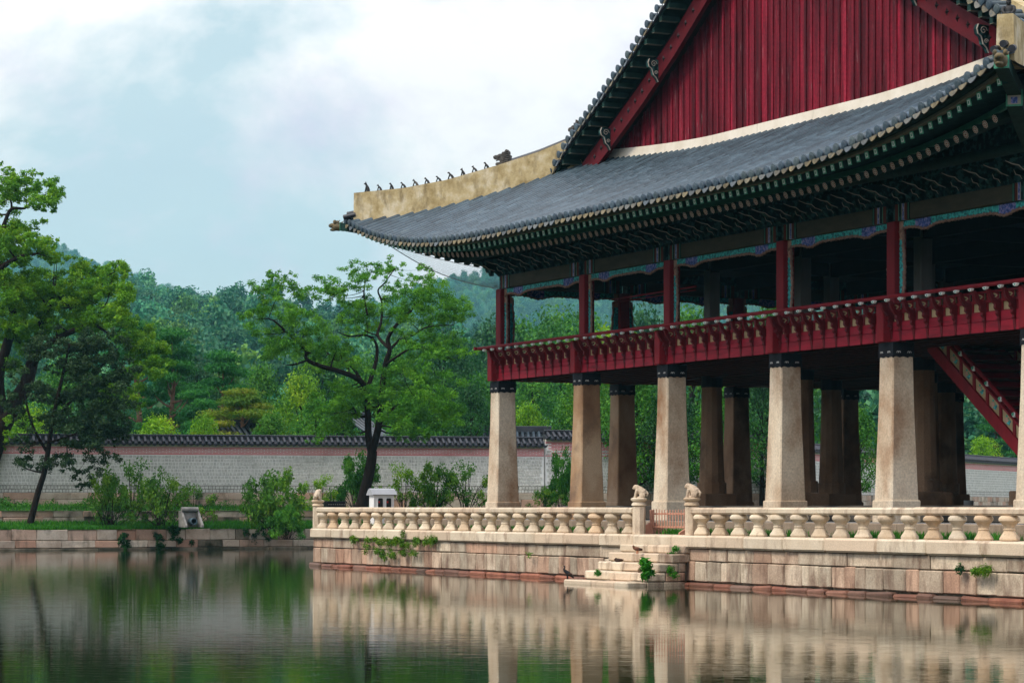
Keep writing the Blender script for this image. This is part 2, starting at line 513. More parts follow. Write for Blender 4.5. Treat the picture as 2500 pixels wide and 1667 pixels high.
M_['bark'] = material('dark bark', [(.007, .005, .004), (.022, .015, .011)], scale=(6, 6, 1), nscale=3, rough=.95, bump=.03, bscale=9)
M_['pinebark'] = material('reddish pine bark', [(.10, .05, .03), (.20, .11, .07)], scale=(3, 3, 1), nscale=3, rough=.95, bump=.03, bscale=9)
M_['soil'] = material('grassy soil', [(.02, .045, .010), (.035, .085, .014), (.05, .06, .025)], nscale=1.0, rough=.95, bump=.02, bscale=6)
M_['earth'] = material('packed earth', [(.10, .085, .06), (.17, .14, .10)], nscale=.4, rough=.95, bump=.01, bscale=8)
M_['innerfloor'] = material('inner paving with painted shade', [(.05, .045, .04), (.09, .08, .07)], nscale=1.5, rough=.7, speck=.1)  # dark version of the outer paving, interior shade put into its colour
M_['floorstone'] = material('stylobate paving', [(.16, .165, .17), (.24, .24, .24)], nscale=1.5, rough=.7, speck=.1)
M_['concrete'] = material('grey concrete', [(.14, .14, .13), (.27, .26, .24)], nscale=3, rough=.9, speck=.1)
M_['pipe'] = material('blue grey pipe', [(.05, .09, .12), (.08, .13, .16)], rough=.5)
M_['net'] = material('grey netting cord', [(.30, .33, .34), (.40, .43, .44)], rough=.8)
M_['hillground'] = material('forest floor', [(.015, .035, .012), (.03, .06, .02)], nscale=.03, rough=1)
M_['duck'] = material('brown duck plumage', [(.085, .035, .02), (.20, .085, .045)], nscale=14, rough=.75, obj=True)
M_['duckdark'] = material('dark brown plumage', [(.025, .014, .010), (.06, .03, .02)], nscale=14, rough=.75, obj=True)
M_['ducklight'] = material('tan plumage', [(.20, .12, .07), (.32, .2, .12)], nscale=14, rough=.75, obj=True)
M_['orange'] = material('orange leg', [(.5, .13, .04), (.6, .18, .06)], rough=.6)
M_['bill'] = material('yellow grey bill', [(.3, .25, .12), (.4, .33, .17)], rough=.5)
for _k in ('green', 'swirl', 'ceil', 'reddark', 'olive', 'bandblack', 'stripe_red', 'tilepan', 'innerfloor', 'bark', 'red', 'redfascia', 'gable', 'barge'):
    M_[_k].node_tree.nodes['Principled BSDF'].inputs['Specular IOR Level'].default_value = .12
LF = {
    'scholar': leaf_material('yellow green scholar tree leaves', (.020, .105, .006), (.066, .245, .010), (.15, .36, .014)),
    'oldtree': leaf_material('fresh green leaves', (0.0342, 0.1464, 0.0061), (0.1159, 0.3294, 0.0085), (0.2562, 0.4636, 0.0122)),
    'darktree': leaf_material('dull dark leaves', (.008, .030, .008), (.018, .055, .014), (.045, .10, .024)),
    'yellow': leaf_material('yellow green leaves', (.06, .20, .004), (.16, .36, .005), (.30, .46, .010)),
    'mid': leaf_material('mid green leaves', (0.0126, 0.0855, 0.0072), (0.0378, 0.1800, 0.0108), (0.0990, 0.2790, 0.0162)),
    'dark': leaf_material('deep green leaves', (0.0048, 0.0400, 0.0112), (0.0144, 0.0840, 0.0176), (0.0400, 0.1520, 0.0256)),
    'pine': leaf_material('pine needles', (0.0053, 0.0630, 0.0126), (0.0147, 0.1365, 0.0189), (0.0525, 0.2415, 0.0252)),
    'rustpine': leaf_material('rust tipped pine needles', (.030, .11, .006), (.10, .20, .008), (.21, .20, .016)),
    'forest': leaf_material('far forest leaves', (0.0086, 0.0864, 0.0432), (0.0302, 0.1782, 0.0864), (0.1188, 0.3024, 0.1188), rnd=.4, zone=.02),
    'forestwarm': leaf_material('warm far forest leaves', (.018, .085, .018), (.060, .19, .035), (.15, .31, .05), rnd=.35, zone=.02),
    'shrub': leaf_material('shrub leaves', (.022, .095, .008), (.075, .23, .014), (.20, .35, .020), zone=.8),
    'grass': leaf_material('grass blades', (.012, .105, .005), (.030, .19, .007), (.07, .27, .010), zone=.6),
    'fern': leaf_material('fern fronds', (.04, .13, .008), (.10, .24, .010), (.22, .34, .02), zone=2.0),
}
# ================================================================== the pavilion
PAV = thing('pavilion', 'large red timber pavilion raised on tapering granite pillars beside the pond', 'pavilion', PAVM)
FLOOR = 1.58
OB, VG, UW, VW = 3.95, 2.1, 28.5, 30.94
E_FRONT = Matrix.Identity(4)
E_LEFT = T(0, VW, 0) @ Matrix.Rotation(-math.pi / 2, 4, 'Z')
def lift(d):
    return 1.45 * max(0.0, 1 - max(d, 0) / 13.0) ** 3
def cdist(a, w=UW):
    return min(a + OB, w + OB - a)
def ztop(d):
    return 12.60 + 1.1 * max(0.0, 1 - max(d, 0) / 14.0) ** 1.5
def z_front(u, v, w=UW):
    d = cdist(u, w)
    t = (v + OB) / (VG + OB)
    ze = 10.03 + lift(d)
    zt = ztop(d)
    return ze + (zt - ze) * (.88 * t + .12 * t * t)

# ---- stone pillars
def pillar(u, v, square, brown=False, inner=False):
    m = MB()
    zt = 6.05
    if square:
        def ring(w, z, c=.03):
            h = w / 2
            return [(-h + c, -h, z), (h - c, -h, z), (h, -h + c, z), (h, h - c, z), (h - c, h, z), (-h + c, h, z), (-h, h - c, z), (-h, -h + c, z)]
        rings = [ring(.80, 2.12), ring(.72, 3.4), ring(.645, 4.6), ring(.60, zt - .002)]
        pl = [ring(.88, FLOOR), ring(.88, 2.10), ring(.85, 2.13)]
    else:
        def ring(w, z, c=0):
            return [(w / 2 * math.cos(k * math.pi / 6), w / 2 * math.sin(k * math.pi / 6), z) for k in range(12)]
        rings = [ring(.80, 2.70), ring(.73, 3.6), ring(.66, 4.8), ring(.62, zt - .002)]
        pl = [ring(.92, 2.38), ring(.92, 2.70), ring(.88, 2.73)]
    def loft(mb, rr):
        n = len(rr[0])
        vs = [p for r in rr for p in r]
        fs = [(i * n + k, i * n + (k + 1) % n, (i + 1) * n + (k + 1) % n, (i + 1) * n + k) for i in range(len(rr) - 1) for k in range(n)]
        fs += [tuple(range(n - 1, -1, -1)), tuple(range((len(rr) - 1) * n, len(rr) * n))]
        mb.add(vs, fs)
    loft(m, rings)
    sm = M_['pillar_shaded'] if inner else M_['pillar_brown'] if brown else M_['pillar']
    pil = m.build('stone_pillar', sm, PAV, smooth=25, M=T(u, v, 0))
    m = MB()
    loft(m, pl)
    if not square:
        m.cham(-.58, .58, -.58, .58, FLOOR, 2.375, .03)
    m.build('plinth', sm, pil, smooth=25)
    # black painted band with a wavy lower edge and little white scroll marks
    m = MB()
    if square:
        for s4 in range(4):
            R = Matrix.Rotation(s4 * math.pi / 2, 3, 'Z')
            n = 16
            vs, fs = [], []
            for i in range(n + 1):
                x = -.312 + .624 * i / n
                w = .033 * abs(math.sin(math.pi * i / n * 3.0)) + random.uniform(0, .008)
                for zz in (5.66 + w, zt - .004):
                    h = .31 + (6.05 - zz) * .026
                    for yy in (-h - .004, -h + .03):
                        vs.append(R @ Vector((x * h / .31, yy, zz)))
            for i in range(n):
                a, b = i * 4, i * 4 + 4
                fs += [(a, b, b + 2, a + 2), (a + 1, a + 3, b + 3, b + 1), (a, a + 1, b + 1, b)]
            m.add(vs, fs)
    else:
        m.lathe([(.345, 5.70), (.335, zt - .004)], 12)
    m.build('painted_band', M_['bandblack'], pil, fix=False)
    if square:
        m = MB()
        for s4 in range(4):
            R = Matrix.Rotation(s4 * math.pi / 2, 3, 'Z')
            for x in (-.16, .16):
                for sg in (-1, 1):
                    pts = []
                    for k in range(6):
                        an = math.radians(-30 + 48 * k)
                        pts.append(R @ Vector((x + sg * (.028 + .026 * math.cos(an)), -.335, 5.80 + .028 * math.sin(an))))
                    m.tube(pts, .0065, 4)
        m.build('white_scroll_marks', M_['motif'], pil, fix=False)
    return pil
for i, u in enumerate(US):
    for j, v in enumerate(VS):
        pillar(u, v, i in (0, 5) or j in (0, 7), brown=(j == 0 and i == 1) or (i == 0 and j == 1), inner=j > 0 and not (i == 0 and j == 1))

# ---- floor seen from below
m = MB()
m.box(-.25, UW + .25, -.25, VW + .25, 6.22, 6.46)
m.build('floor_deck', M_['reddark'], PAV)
bm_ = MB().box(0, UW + .3, -.075, .075, 6.06, 6.215).mesh('floor_joist', M_['reddark'])
for k in range(58):
    put('floor_joist', bm_, PAV, T(-.15, .35 + k * .53, 0))
for v in VS[1:]:
    MB().box(0.2, UW - .2, v - .2, v + .2, 6.0, 6.21).build('floor_beam', M_['reddark'], PAV)

# ---- red posts of the upper storey, lintels and carved friezes
pm = MB().cham(-.18, .18, -.18, .18, 6.0, 9.06, .018).mesh('red_post', M_['red'])
im = MB().cham(-.19, .19, -.19, .19, 6.4, 10.6, .02).mesh('inner_post', M_['innerpost'])
for i, u in enumerate(US):
    for j, v in enumerate(VS):
        if i in (0, 5) or j in (0, 7):
            put('red_post', pm, PAV, T(u, v, 0))
        else:
            put('inner_post', im, PAV, T(u, v, 0))

def lower(x, w):
    "depth of the frieze's scalloped edge at distance x from the nearer post"
    d = min(x, w - x)
    e = .13 + .10 * math.exp(-((d - 1.15) / .34) ** 2) + .10 * math.exp(-(d / .16) ** 2)
    return e + .018 * abs(math.sin(x * 14))
FR = {}
def frieze_meshes(w):
    if w in FR:
        return FR[w]
    n = int(w / .045)
    turq, edge = MB(), []
    g = .14
    for i in range(n):
        x0, x1 = g + (w - 2 * g) * i / n, g + (w - 2 * g) * (i + 1) / n
        d = min((x0 + x1) / 2, w - (x0 + x1) / 2)
        turq.mat(2 if d < .34 else (1 if .85 < d < 1.5 else 0))
        e0, e1 = lower(x0 - g, w - 2 * g), lower(x1 - g, w - 2 * g)
        rel = .008 * math.sin(i * 1.9)
        turq.hexa([(x0, -.03 - rel, 9.05 - e0), (x1, -.03 - rel, 9.05 - e1), (x1, .03, 9.05 - e1), (x0, .03, 9.05 - e0),
                   (x0, -.03 - rel, 9.05), (x1, -.03 - rel, 9.05), (x1, .03, 9.05), (x0, .03, 9.05)])
        edge.append((x0, -.02, 9.05 - e0 - .02))
    a = turq.mesh('carved_frieze', [M_['turq'], M_['blue'], M_['pinkpatch']], fix=False)
    b = MB().tube(edge, [.026 + .012 * (i % 3) for i in range(len(edge))], 6).mesh('frieze_edge', M_['pinkwood'], smooth=60)
    side, pts = MB(), []
    k = 44
    for i in range(k):
        z0, z1 = 6.9 + 1.92 * i / k, 6.9 + 1.92 * (i + 1) / k
        ww = .16 + .022 * math.sin(z0 * 4.2) + .012 * math.sin(z0 * 17)
        rel = .008 * math.sin(i * 2.3)
        side.mat(2 if i > k - 6 else 0)
        side.box(0, ww, -.03 - rel, .03, z0, z1)
        pts.append((ww + .03, -.02, (z0 + z1) / 2))
    c = side.mesh('carved_side_strip', [M_['turq'], M_['blue'], M_['pinkpatch']], fix=False)
    d_ = MB().tube(pts, [.032 + .010 * (i % 3) for i in range(len(pts))], 6).mesh('side_strip_edge', M_['pinkwood'], smooth=60)
    FR[w] = (a, b, c, d_)
    return FR[w]
def bay(Fm, x0, x1):
    w = round(x1 - x0, 2)
    a, b, c, d_ = frieze_meshes(w)
    Q = Fm @ T(x0, 0, 0)
    fr = put('carved_frieze', a, PAV, Q)
    put('frieze_edge', b, fr)
    for sd_ in (0, 1):
        R = Q @ T(.17, 0, 0) if sd_ == 0 else Q @ T(w - .17, 0, 0) @ Matrix.Rotation(math.pi, 4, 'Z')
        st = put('carved_side_strip', c, PAV, R)
        put('side_strip_edge', d_, st)
    # lintel with striped painted ends
    lm = MB()
    lm.cham(.82, w - .82, -.17, .17, 9.06, 9.46, .02)
    li = lm.build('lintel', M_['olive'], PAV, M=Q)
    seq = [('swirl', .10), ('stripe_red', .14), ('mint', .025), ('swirl', .12), ('cream', .03), ('blue', .07), ('cream', .02), ('stripe_red', .10), ('green', .06), ('mint', .02), ('green', .03)]
    names = list(dict.fromkeys(q[0] for q in seq))
    if 'end' not in FR:
        k, x = MB(), 0
        for nm, ww in seq:
            k.mat(names.index(nm)).box(x, x + ww - .002, -.176, .176, 9.055, 9.465)
            x += ww
        FR['end'] = k.mesh('painted_beam_end', [M_[q] for q in names], fix=False)
    put('painted_beam_end', FR['end'], li, T(.10, 0, 0))
    put('painted_beam_end', FR['end'], li, T(w - .10, 0, 0) @ Matrix.Rotation(math.pi, 4, 'Z'))
for i in range(5):
    bay(E_FRONT, US[i], US[i + 1])
for j in range(7):
    bay(E_LEFT, VW - VS[j + 1], VW - VS[j])
    bay(T(UW, 0, 0) @ E_LEFT, VW - VS[j + 1], VW - VS[j])
for i in range(5):
    bay(T(0, VW, 0), US[i], US[i + 1])

# ---- wall of brackets between the lintel and the rafters
def wing_meshes():
    prof = [(.05, 9.47), (.05, 10.02), (-.15, 10.02), (-.55, 9.97), (-.95, 9.90), (-1.02, 9.84), (-.80, 9.83), (-.62, 9.76), (-.50, 9.68), (-.30, 9.66), (-.20, 9.56), (-.10, 9.47)]
    a = MB().prism(prof, lambda p, q, t: (-.07 + .14 * t, p, q)).mesh('wing_bracket', M_['swirl'])
    pts = [(.0, -1.04, 9.86), (.0, -.85, 9.80), (.0, -.66, 9.78), (0, -.55, 9.70), (0, -.34, 9.64)]
    m = MB().tube([(x + .02, y, z - .015) for x, y, z in pts], [.006, .011, .013, .011, .006], 5)
    b = m.mesh('pale_bracket_edge', M_['cream'], smooth=60)
    q = [(.05, 9.47), (.05, 9.9), (-.3, 9.86), (-.42, 9.70), (-.30, 9.60), (-.18, 9.60), (-.1, 9.47)]
    c = MB().prism(q, lambda p, z, t: (-.05 + .10 * t, p, z)).mesh('small_bracket', M_['swirl'])
    d = MB().tube([(.06, -.45, 9.72), (.06, -.40, 9.62), (.06, -.28, 9.60), (.06, -.22, 9.52)], [.005, .010, .010, .005], 5).mesh('pale_bracket_edge', M_['cream'], smooth=60)
    return a, b, c, d
WB = wing_meshes()
def brackets(Fm, posts, lo, hi):
    for i in range(len(posts) - 1):
        n = max(1, round((posts[i + 1] - posts[i]) / .80))
        for k in range(n + (i == len(posts) - 2)):
            x = posts[i] + (posts[i + 1] - posts[i]) * k / n
            if lo <= x <= hi:
                o = put('wing_bracket', WB[0], PAV, Fm @ T(x, 0, 0) @ (Matrix.Diagonal((1.6, 1.1, 1, 1)) if k == 0 else Matrix.Identity(4)))
                put('pale_bracket_edge', WB[1], o, T(.075, 0, 0))
                s_ = put('small_bracket', WB[2], PAV, Fm @ T(x + .4, 0, 0))
                put('pale_bracket_edge', WB[3], s_)
brackets(E_FRONT, US, -1, 99)
LP = [VW - v for v in reversed(VS)]
brackets(E_LEFT, LP, 12, 99)
m = MB()
for (x0, x1, y0, y1) in ((-.08, UW + .08, -.06, .06), (-.06, .06, .06, VW - .06), (UW - .06, UW + .06, .06, VW - .06), (-.08, UW + .08, VW - .06, VW + .06)):
    m.box(x0, x1, y0, y1, 9.468, 10.9)
m.build('bracket_wall', M_['swirl'], PAV)
m = MB()
for Fm, w in ((E_FRONT, UW), (E_LEFT, VW)):
    m.tube([Fm @ Vector((-1.2, -.95, 10.10)), Fm @ Vector((w + 1.2, -.95, 10.10))], .13, 10)
m.build('eave_purlin', M_['green'], PAV, smooth=60)
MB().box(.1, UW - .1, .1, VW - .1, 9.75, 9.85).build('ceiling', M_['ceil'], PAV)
m = MB()
for v in VS[1:-1]:
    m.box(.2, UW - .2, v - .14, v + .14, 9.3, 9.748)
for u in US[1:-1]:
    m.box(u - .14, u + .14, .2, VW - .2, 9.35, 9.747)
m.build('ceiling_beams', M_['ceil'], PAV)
# hanging rods of the folded screens inside
for (u0, u1, v, z) in ((5.7, 10.9, 1.0, 8.35),):
    MB().tube([(u0, v, z), (u1, v, z + .02)], .028, 6).build('hanging_rod', M_['red'], PAV)
    MB().tube([(u0, v, z - .10), (u1, v, z - .08)], .014, 6).build('hanging_rod', M_['red'], PAV)

# ---- gallery railing hung outside the posts
def railing_meshes():
    prof = [(-.27, 6.08), (-.30, 6.30), (-.33, 6.34), (-.31, 6.40), (-.37, 6.46), (-.35, 6.53), (-.42, 6.60), (-.41, 6.68), (-.49, 6.75), (-.56, 6.85),
            (-.60, 6.98), (-.66, 7.02), (-.56, 7.03), (-.50, 6.98), (-.45, 6.86), (-.38, 6.80), (-.28, 6.77), (-.20, 6.74), (-.16, 6.5), (-.15, 6.08)]
    br = MB().prism(prof, lambda p, q, t: (-.045 + .09 * t, p, q)).mesh('railing_bracket', M_['bracketred'])
    m = MB()
    m.mat(0).prism([(-.12, 7.055), (-.13, 7.09), (-.075, 7.075), (-.05, 7.105), (0, 7.095), (.05, 7.105), (.075, 7.075), (.13, 7.09), (.12, 7.055), (.07, 7.0), (0, 6.975), (-.07, 7.0)],
                   lambda p, q, t: (p, -.71 + .13 * t, q - .01))
    m.mat(1).prism([(-.06, 7.07), (.06, 7.07), (.025, 7.01), (0, 6.99), (-.025, 7.01)], lambda p, q, t: (p, -.716 + .02 * t, q - .01))
    cap = m.mesh('lotus_cap', [M_['whitepaint'], M_['mint']])
    return br, cap
RB = railing_meshes()
def pierced(w):
    "tan board with a cloud shaped hole cut through it"
    m = MB()
    z0, z1, n = 6.83, 6.985, 24
    zc, h = (z0 + z1) / 2, (z1 - z0) / 2
    def lens(an):
        return Vector((.40 * w * math.cos(an) * (1 - .12 * abs(math.sin(an * 2))), 0, .80 * h * math.sin(an)))
    def hole(an):
        r = 1 + .22 * math.cos(an * 4)
        return Vector((.20 * w * math.cos(an) * r, 0, .42 * h * math.sin(an) * r))
    def rect(an):
        c, s_ = math.cos(an), math.sin(an)
        q = min((w / 2) / max(abs(c), 1e-6), h / max(abs(s_), 1e-6))
        return Vector((c * q, 0, s_ * q))
    rings = []
    for fn, y in ((rect, -.02), (lens, -.02), (lens, -.008), (hole, -.008), (hole, .014), (rect, .014)):
        rings.append([fn(2 * math.pi * k / n) + Vector((0, y, zc)) for k in range(n)])
    vs = [p for r in rings for p in r]
    for i in range(len(rings) - 1):
        m.mat(0 if i in (0, 1) else 1)
        m.add([], [])
        o = 0
        m.f += [(i * n + k, i * n + (k + 1) % n, (i + 1) * n + (k + 1) % n, (i + 1) * n + k) for k in range(n)]
        m.m += [m.k] * n
    m.v = [tuple(v) for v in vs]
    return m.mesh('pierced_panel', [M_['red'], M_['tan']])
LC = T(0, -.29, 2.90) @ Matrix.Scale(.59, 4)
RC = {}
def railing(Fm, posts, lo, hi, ends=(.75, .75)):
    counts = []
    for i in range(len(posts) - 1):
        n = max(1, round((posts[i + 1] - posts[i]) / .59))
        w = (posts[i + 1] - posts[i]) / n
        key = round(w, 3)
        if key not in RC:
            c = .045
            fa = MB()
            fa.cham(-w / 2 + c, w / 2 - c, -.275, -.24, 6.062, 6.31, .006)
            lo_ = fa.mesh('fascia_board', M_['redfascia'])
            up = MB().cham(-w / 2 + c, w / 2 - c, -.27, -.24, 6.318, 6.53, .006).mesh('fascia_board', M_['redfascia'])
            tn = MB().box(-w / 2 + c + .05, w / 2 - c - .05, -.22, -.20, 6.545, 6.755).mesh('tan_panel', M_['tan'])
            fr_ = MB()
            fr_.box(-w / 2 + c, w / 2 - c, -.262, -.195, 6.53, 6.555).box(-w / 2 + c, w / 2 - c, -.272, -.19, 6.755, 6.83)
            fr_.box(-w / 2 + c, -w / 2 + c + .05, -.25, -.198, 6.555, 6.755).box(w / 2 - c - .05, w / 2 - c, -.25, -.198, 6.555, 6.755)
            fr_ = fr_.mesh('panel_frame', M_['red'])
            RC[key] = (lo_, up, tn, fr_, pierced(w - 2 * c))
        ms = RC[key]
        for k in range(n):
            x = posts[i] + w * (k + .5)
            if lo <= x <= hi:
                Q = Fm @ T(x, 0, 0)
                put('fascia_board', ms[0], PAV, Q)
                put('fascia_board', ms[1], PAV, Q)
                p_ = put('tan_panel', ms[2], PAV, Q)
                put('panel_frame', ms[3], p_)
                put('pierced_panel', ms[4], PAV, Q @ T(0, -.235, 0))
        for k in range(n + (i == len(posts) - 2)):
            x = posts[i] + w * k
            if lo <= x <= hi:
                Q = Fm @ T(x, 0, 0)
                if k % n:
                    o = put('railing_bracket', RB[0], PAV, Q)
                else:
                    o = MB().cham(-.15, .15, -.50, -.14, 6.055, 7.03, .02).build('railing_post', M_['red'], PAV, M=Q)
                    put('railing_bracket', RB[0], PAV, Q @ T(.20, 0, 0))
                put('lotus_cap', RB[1], o, LC)
    x0, x1 = max(lo, posts[0] - ends[0]), min(hi, posts[-1] + ends[1])
    m = MB().tube([(x0, -.62, 7.135), (x1, -.62, 7.135)], .052, 10)
    m.build('top_rail', M_['red'], PAV, smooth=60, M=Fm)
    MB().box(x0 + .3, x1 - .3, -.30, -.17, 6.985, 7.03).build('under_rail', M_['red'], PAV, M=Fm)
railing(E_FRONT, US, -1.0, 99)
railing(E_LEFT, LP, 14, VW + 1)

# ---- rafters, flying rafters, eave boards
def flower_mesh():
    m = MB()
    m.mat(0).lathe([(.105, -.002), (.105, .002)], 14)
    for k in range(8):
        an = 2 * math.pi * k / 8
        c = (.064 * math.cos(an), .064 * math.sin(an), .003)
        m.mat(1).lathe([(.033, 0), (.030, .004)], 6, c, an, (1, 1))
        m.mat(2).lathe([(.019, .004), (.017, .0065)], 6, c, an)
    m.mat(1).lathe([(.035, .003), (.032, .007)], 10)
    m.mat(2).lathe([(.021, .007), (.019, .010)], 10)
    return m.mesh('rafter_flower', [M_['green'], M_['petal'], M_['petalred']])
FLOW = flower_mesh()
endm = MB()
endm.mat(0).box(-.075, .075, -.012, 0, -.085, .085)
endm.mat(1).box(-.045, .045, -.016, -.012, -.055, .055)
endm.mat(0).box(-.02, .02, -.019, -.016, -.03, .03)
REND = endm.mesh('painted_rafter_end', [M_['mint'], M_['whitepaint']])
def along(m_, pts0, prof):
    "sweep a closed profile of (out, up) offsets along points given as (x, y, z) in an edge frame"
    n = len(prof)
    vs = [(x, y + p, z + q) for x, y, z in pts0 for p, q in prof]
    fs = [(i * n + k, i * n + (k + 1) % n, (i + 1) * n + (k + 1) % n, (i + 1) * n + k) for i in range(len(pts0) - 1) for k in range(n)]
    fs += [tuple(range(n)), tuple(range((len(pts0) - 1) * n, len(pts0) * n))]
    m_.add(vs, fs)
FLEN = 2.1
flym = {}
def rafters(Fm, w, lo, hi):
    n = int((w + 2 * 3.3) / .36)
    for k in range(n + 1):
        x = -3.3 + (w + 6.6) * k / n
        if not lo <= x <= hi:
            continue
        d = cdist(x, w)
        zo = 9.70 + .9 * lift(d)
        vin = min(.55, x, w - x)
        if vin > -2.2:
            p0, p1 = Vector((x, -2.6, zo)), Vector((x, vin, zo + .42 * (vin + 2.6)))
            Ln = (p1 - p0).length
            key = round(Ln, 2)
            if key not in flym:
                flym[key] = MB().lathe([(.10, 0), (.105, Ln)], 10).mesh('rafter', M_['green'], smooth=50)
            Z = (p1 - p0).normalized()
            X = Vector((1, 0, 0))
            R = Matrix((X, Z.cross(X), Z)).transposed().to_4x4()
            o = put('rafter', flym[key], PAV, Fm @ Matrix.Translation(p0) @ R)
            put('rafter_flower', FLOW, o, T(0, 0, -.006) @ Matrix.Rotation(math.pi, 4, 'X'))
        # flying rafter
        zf = 9.80 + .97 * lift(d)
        vi = min(-1.5, max(-3.3, min(x, w - x)))
        if vi > -3.4:
            p0, p1 = Vector((x, -3.55, zf)), Vector((x, vi, zf + .24 * (vi + 3.55)))
            Ln = (p1 - p0).length
            key = ('f', round(Ln, 2))
            if key not in flym:
                flym[key] = MB().box(-.07, .07, 0, Ln, -.08, .08).mesh('flying_rafter', M_['green'])
            Y = (p1 - p0).normalized()
            X = Vector((1, 0, 0))
            R = Matrix((X, Y, X.cross(Y))).transposed().to_4x4()
            o = put('flying_rafter', flym[key], PAV, Fm @ Matrix.Translation(p0) @ R)
            put('painted_rafter_end', REND, o)
def edge_boards(Fm, w, lo, hi):
    xs = [lo + (hi - lo) * i / 70 for i in range(71)]
    m = MB()
    along(m, [(x, -2.56, 9.70 + .9 * lift(cdist(x, w)) + .10) for x in xs], [(-.05, 0), (.05, 0), (.05, .13), (-.05, .13)])
    m.build('rafter_edge_board', M_['greenlit'], PAV, M=Fm)
    m = MB()
    along(m, [(x, -3.60, 9.80 + .97 * lift(cdist(x, w)) + .083) for x in xs], [(-.05, 0), (.08, 0), (.08, .075), (-.05, .075)])
    m.build('eave_board', M_['eaveboard'], PAV, M=Fm)
    m = MB()
    along(m, [(x, -3.60, 9.80 + .97 * lift(cdist(x, w)) + .16) for x in xs], [(-.09, .02), (.12, 0), (.12, .07), (-.15, .07)])
    m.build('tile_batten', M_['green'], PAV, M=Fm)
    # boards above both layers of rafters
    vs, fs = [], []
    for x in xs:
        lf = lift(cdist(x, w))
        vin = max(-3.5, min(.5, x, w - x))
        v2 = max(-3.5, min(-1.4, x, w - x))
        for y, z in ((-3.6, 9.885 + .97 * lf), (v2, 9.885 + .97 * lf + .24 * (v2 + 3.55)), (max(-2.6, min(-2.58, vin)), 9.83 + .9 * lf), (max(vin, -2.6), 9.83 + .9 * lf + .42 * (max(vin, -2.6) + 2.6))):
            vs.append((x, y, z))
    for i in range(len(xs) - 1):
        a, b = i * 4, i * 4 + 4
        fs += [(a, b, b + 1, a + 1), (a + 2, b + 2, b + 3, a + 3)]
    MB().add(vs, fs).build('soffit_boards', M_['green'], PAV, M=Fm, fix=False)
rafters(E_FRONT, UW, -9, 99)
rafters(E_LEFT, VW, 10, 99)
edge_boards(E_FRONT, UW, -3.55, UW + 3.55)
edge_boards(E_LEFT, VW, -3.55, VW + 3.55)
# corner rafters with their beast capped tips
for (cu, sg) in ((0, -1), (UW, 1)):
    def dg(w, z, s_=0.0):
        return Vector((cu + sg * w + sg * s_ * .707, -w + s_ * .707, z))
    for (w0, w1, z0, z1, th, hh, nm, cx) in ((-.4, 2.75, 9.75, 10.62, .17, .34, 'corner_rafter', 'green'), (.6, 4.02, 10.52, 11.16, .15, .26, 'upper_corner_rafter', 'green')):
        m = MB()
        n = 8
        vs = []
        for i in range(n + 1):
            t = i / n
            w_, z_ = w0 + (w1 - w0) * t, z0 + (z1 - z0) * (.45 * t + .55 * t * t)
            vs += [dg(w_, z_, -th), dg(w_, z_, th), dg(w_, z_ + hh, th), dg(w_, z_ + hh, -th)]
        fs = [(i * 4 + k, i * 4 + (k + 1) % 4, i * 4 + 4 + (k + 1) % 4, i * 4 + 4 + k) for i in range(n) for k in range(4)] + [(0, 1, 2, 3), (n * 4, n * 4 + 1, n * 4 + 2, n * 4 + 3)]
        m.add(vs, fs)
        cr_ = m.build(nm, M_[cx], PAV)
        e = dg(w1 + .012, z1, 0)
        m = MB()
        for kx, (a, b, c_, d_) in enumerate(((-th - .01, th + .01, -.01, hh + .01), (-th + .03, th - .03, .03, hh - .03), (-.07, .07, .05, hh * .55))):
            o_ = .012 + .006 * kx
            m.mat(kx).hexa([dg(w1 + .003, z1 + c_, a), dg(w1 + .003, z1 + c_, b), dg(w1 + o_, z1 + c_, b), dg(w1 + o_, z1 + c_, a),
                            dg(w1 + .003, z1 + d_, a), dg(w1 + .003, z1 + d_, b), dg(w1 + o_, z1 + d_, b), dg(w1 + o_, z1 + d_, a)])
        m.build('painted_corner_end', [M_['mint'], M_['cream'], M_['blue']], cr_, fix=False)
    # beast head cap
    m = MB()
    ax = Vector((sg, -1, 0)).normalized()
    side = Vector((1, sg, 0)).normalized()
    R3 = Matrix((side, ax, Vector((0, 0, 1)))).transposed()
    c0 = dg(4.10, 11.30)
    m.ball(c0, (.15, .28, .15), 10, 7, R3)
    m.ball(c0 + ax * .22 + Vector((0, 0, .04)), (.11, .16, .085), 8, 6, R3)
    m.ball(c0 + ax * .20 + Vector((0, 0, -.10)), (.09, .13, .05), 8, 6, R3)
    for s_ in (-1, 1):
        m.ball(c0 + side * .11 * s_ + ax * .10 + Vector((0, 0, .15)), (.05, .07, .07), 6, 5, R3)
        m.tube([c0 + side * .13 * s_ + Vector((0, 0, .12)), c0 + side * .16 * s_ - ax * .10 + Vector((0, 0, .19))], [.03, .010], 5)
    m.build('corner_beast_cap', M_['ocher'], PAV, smooth=60)

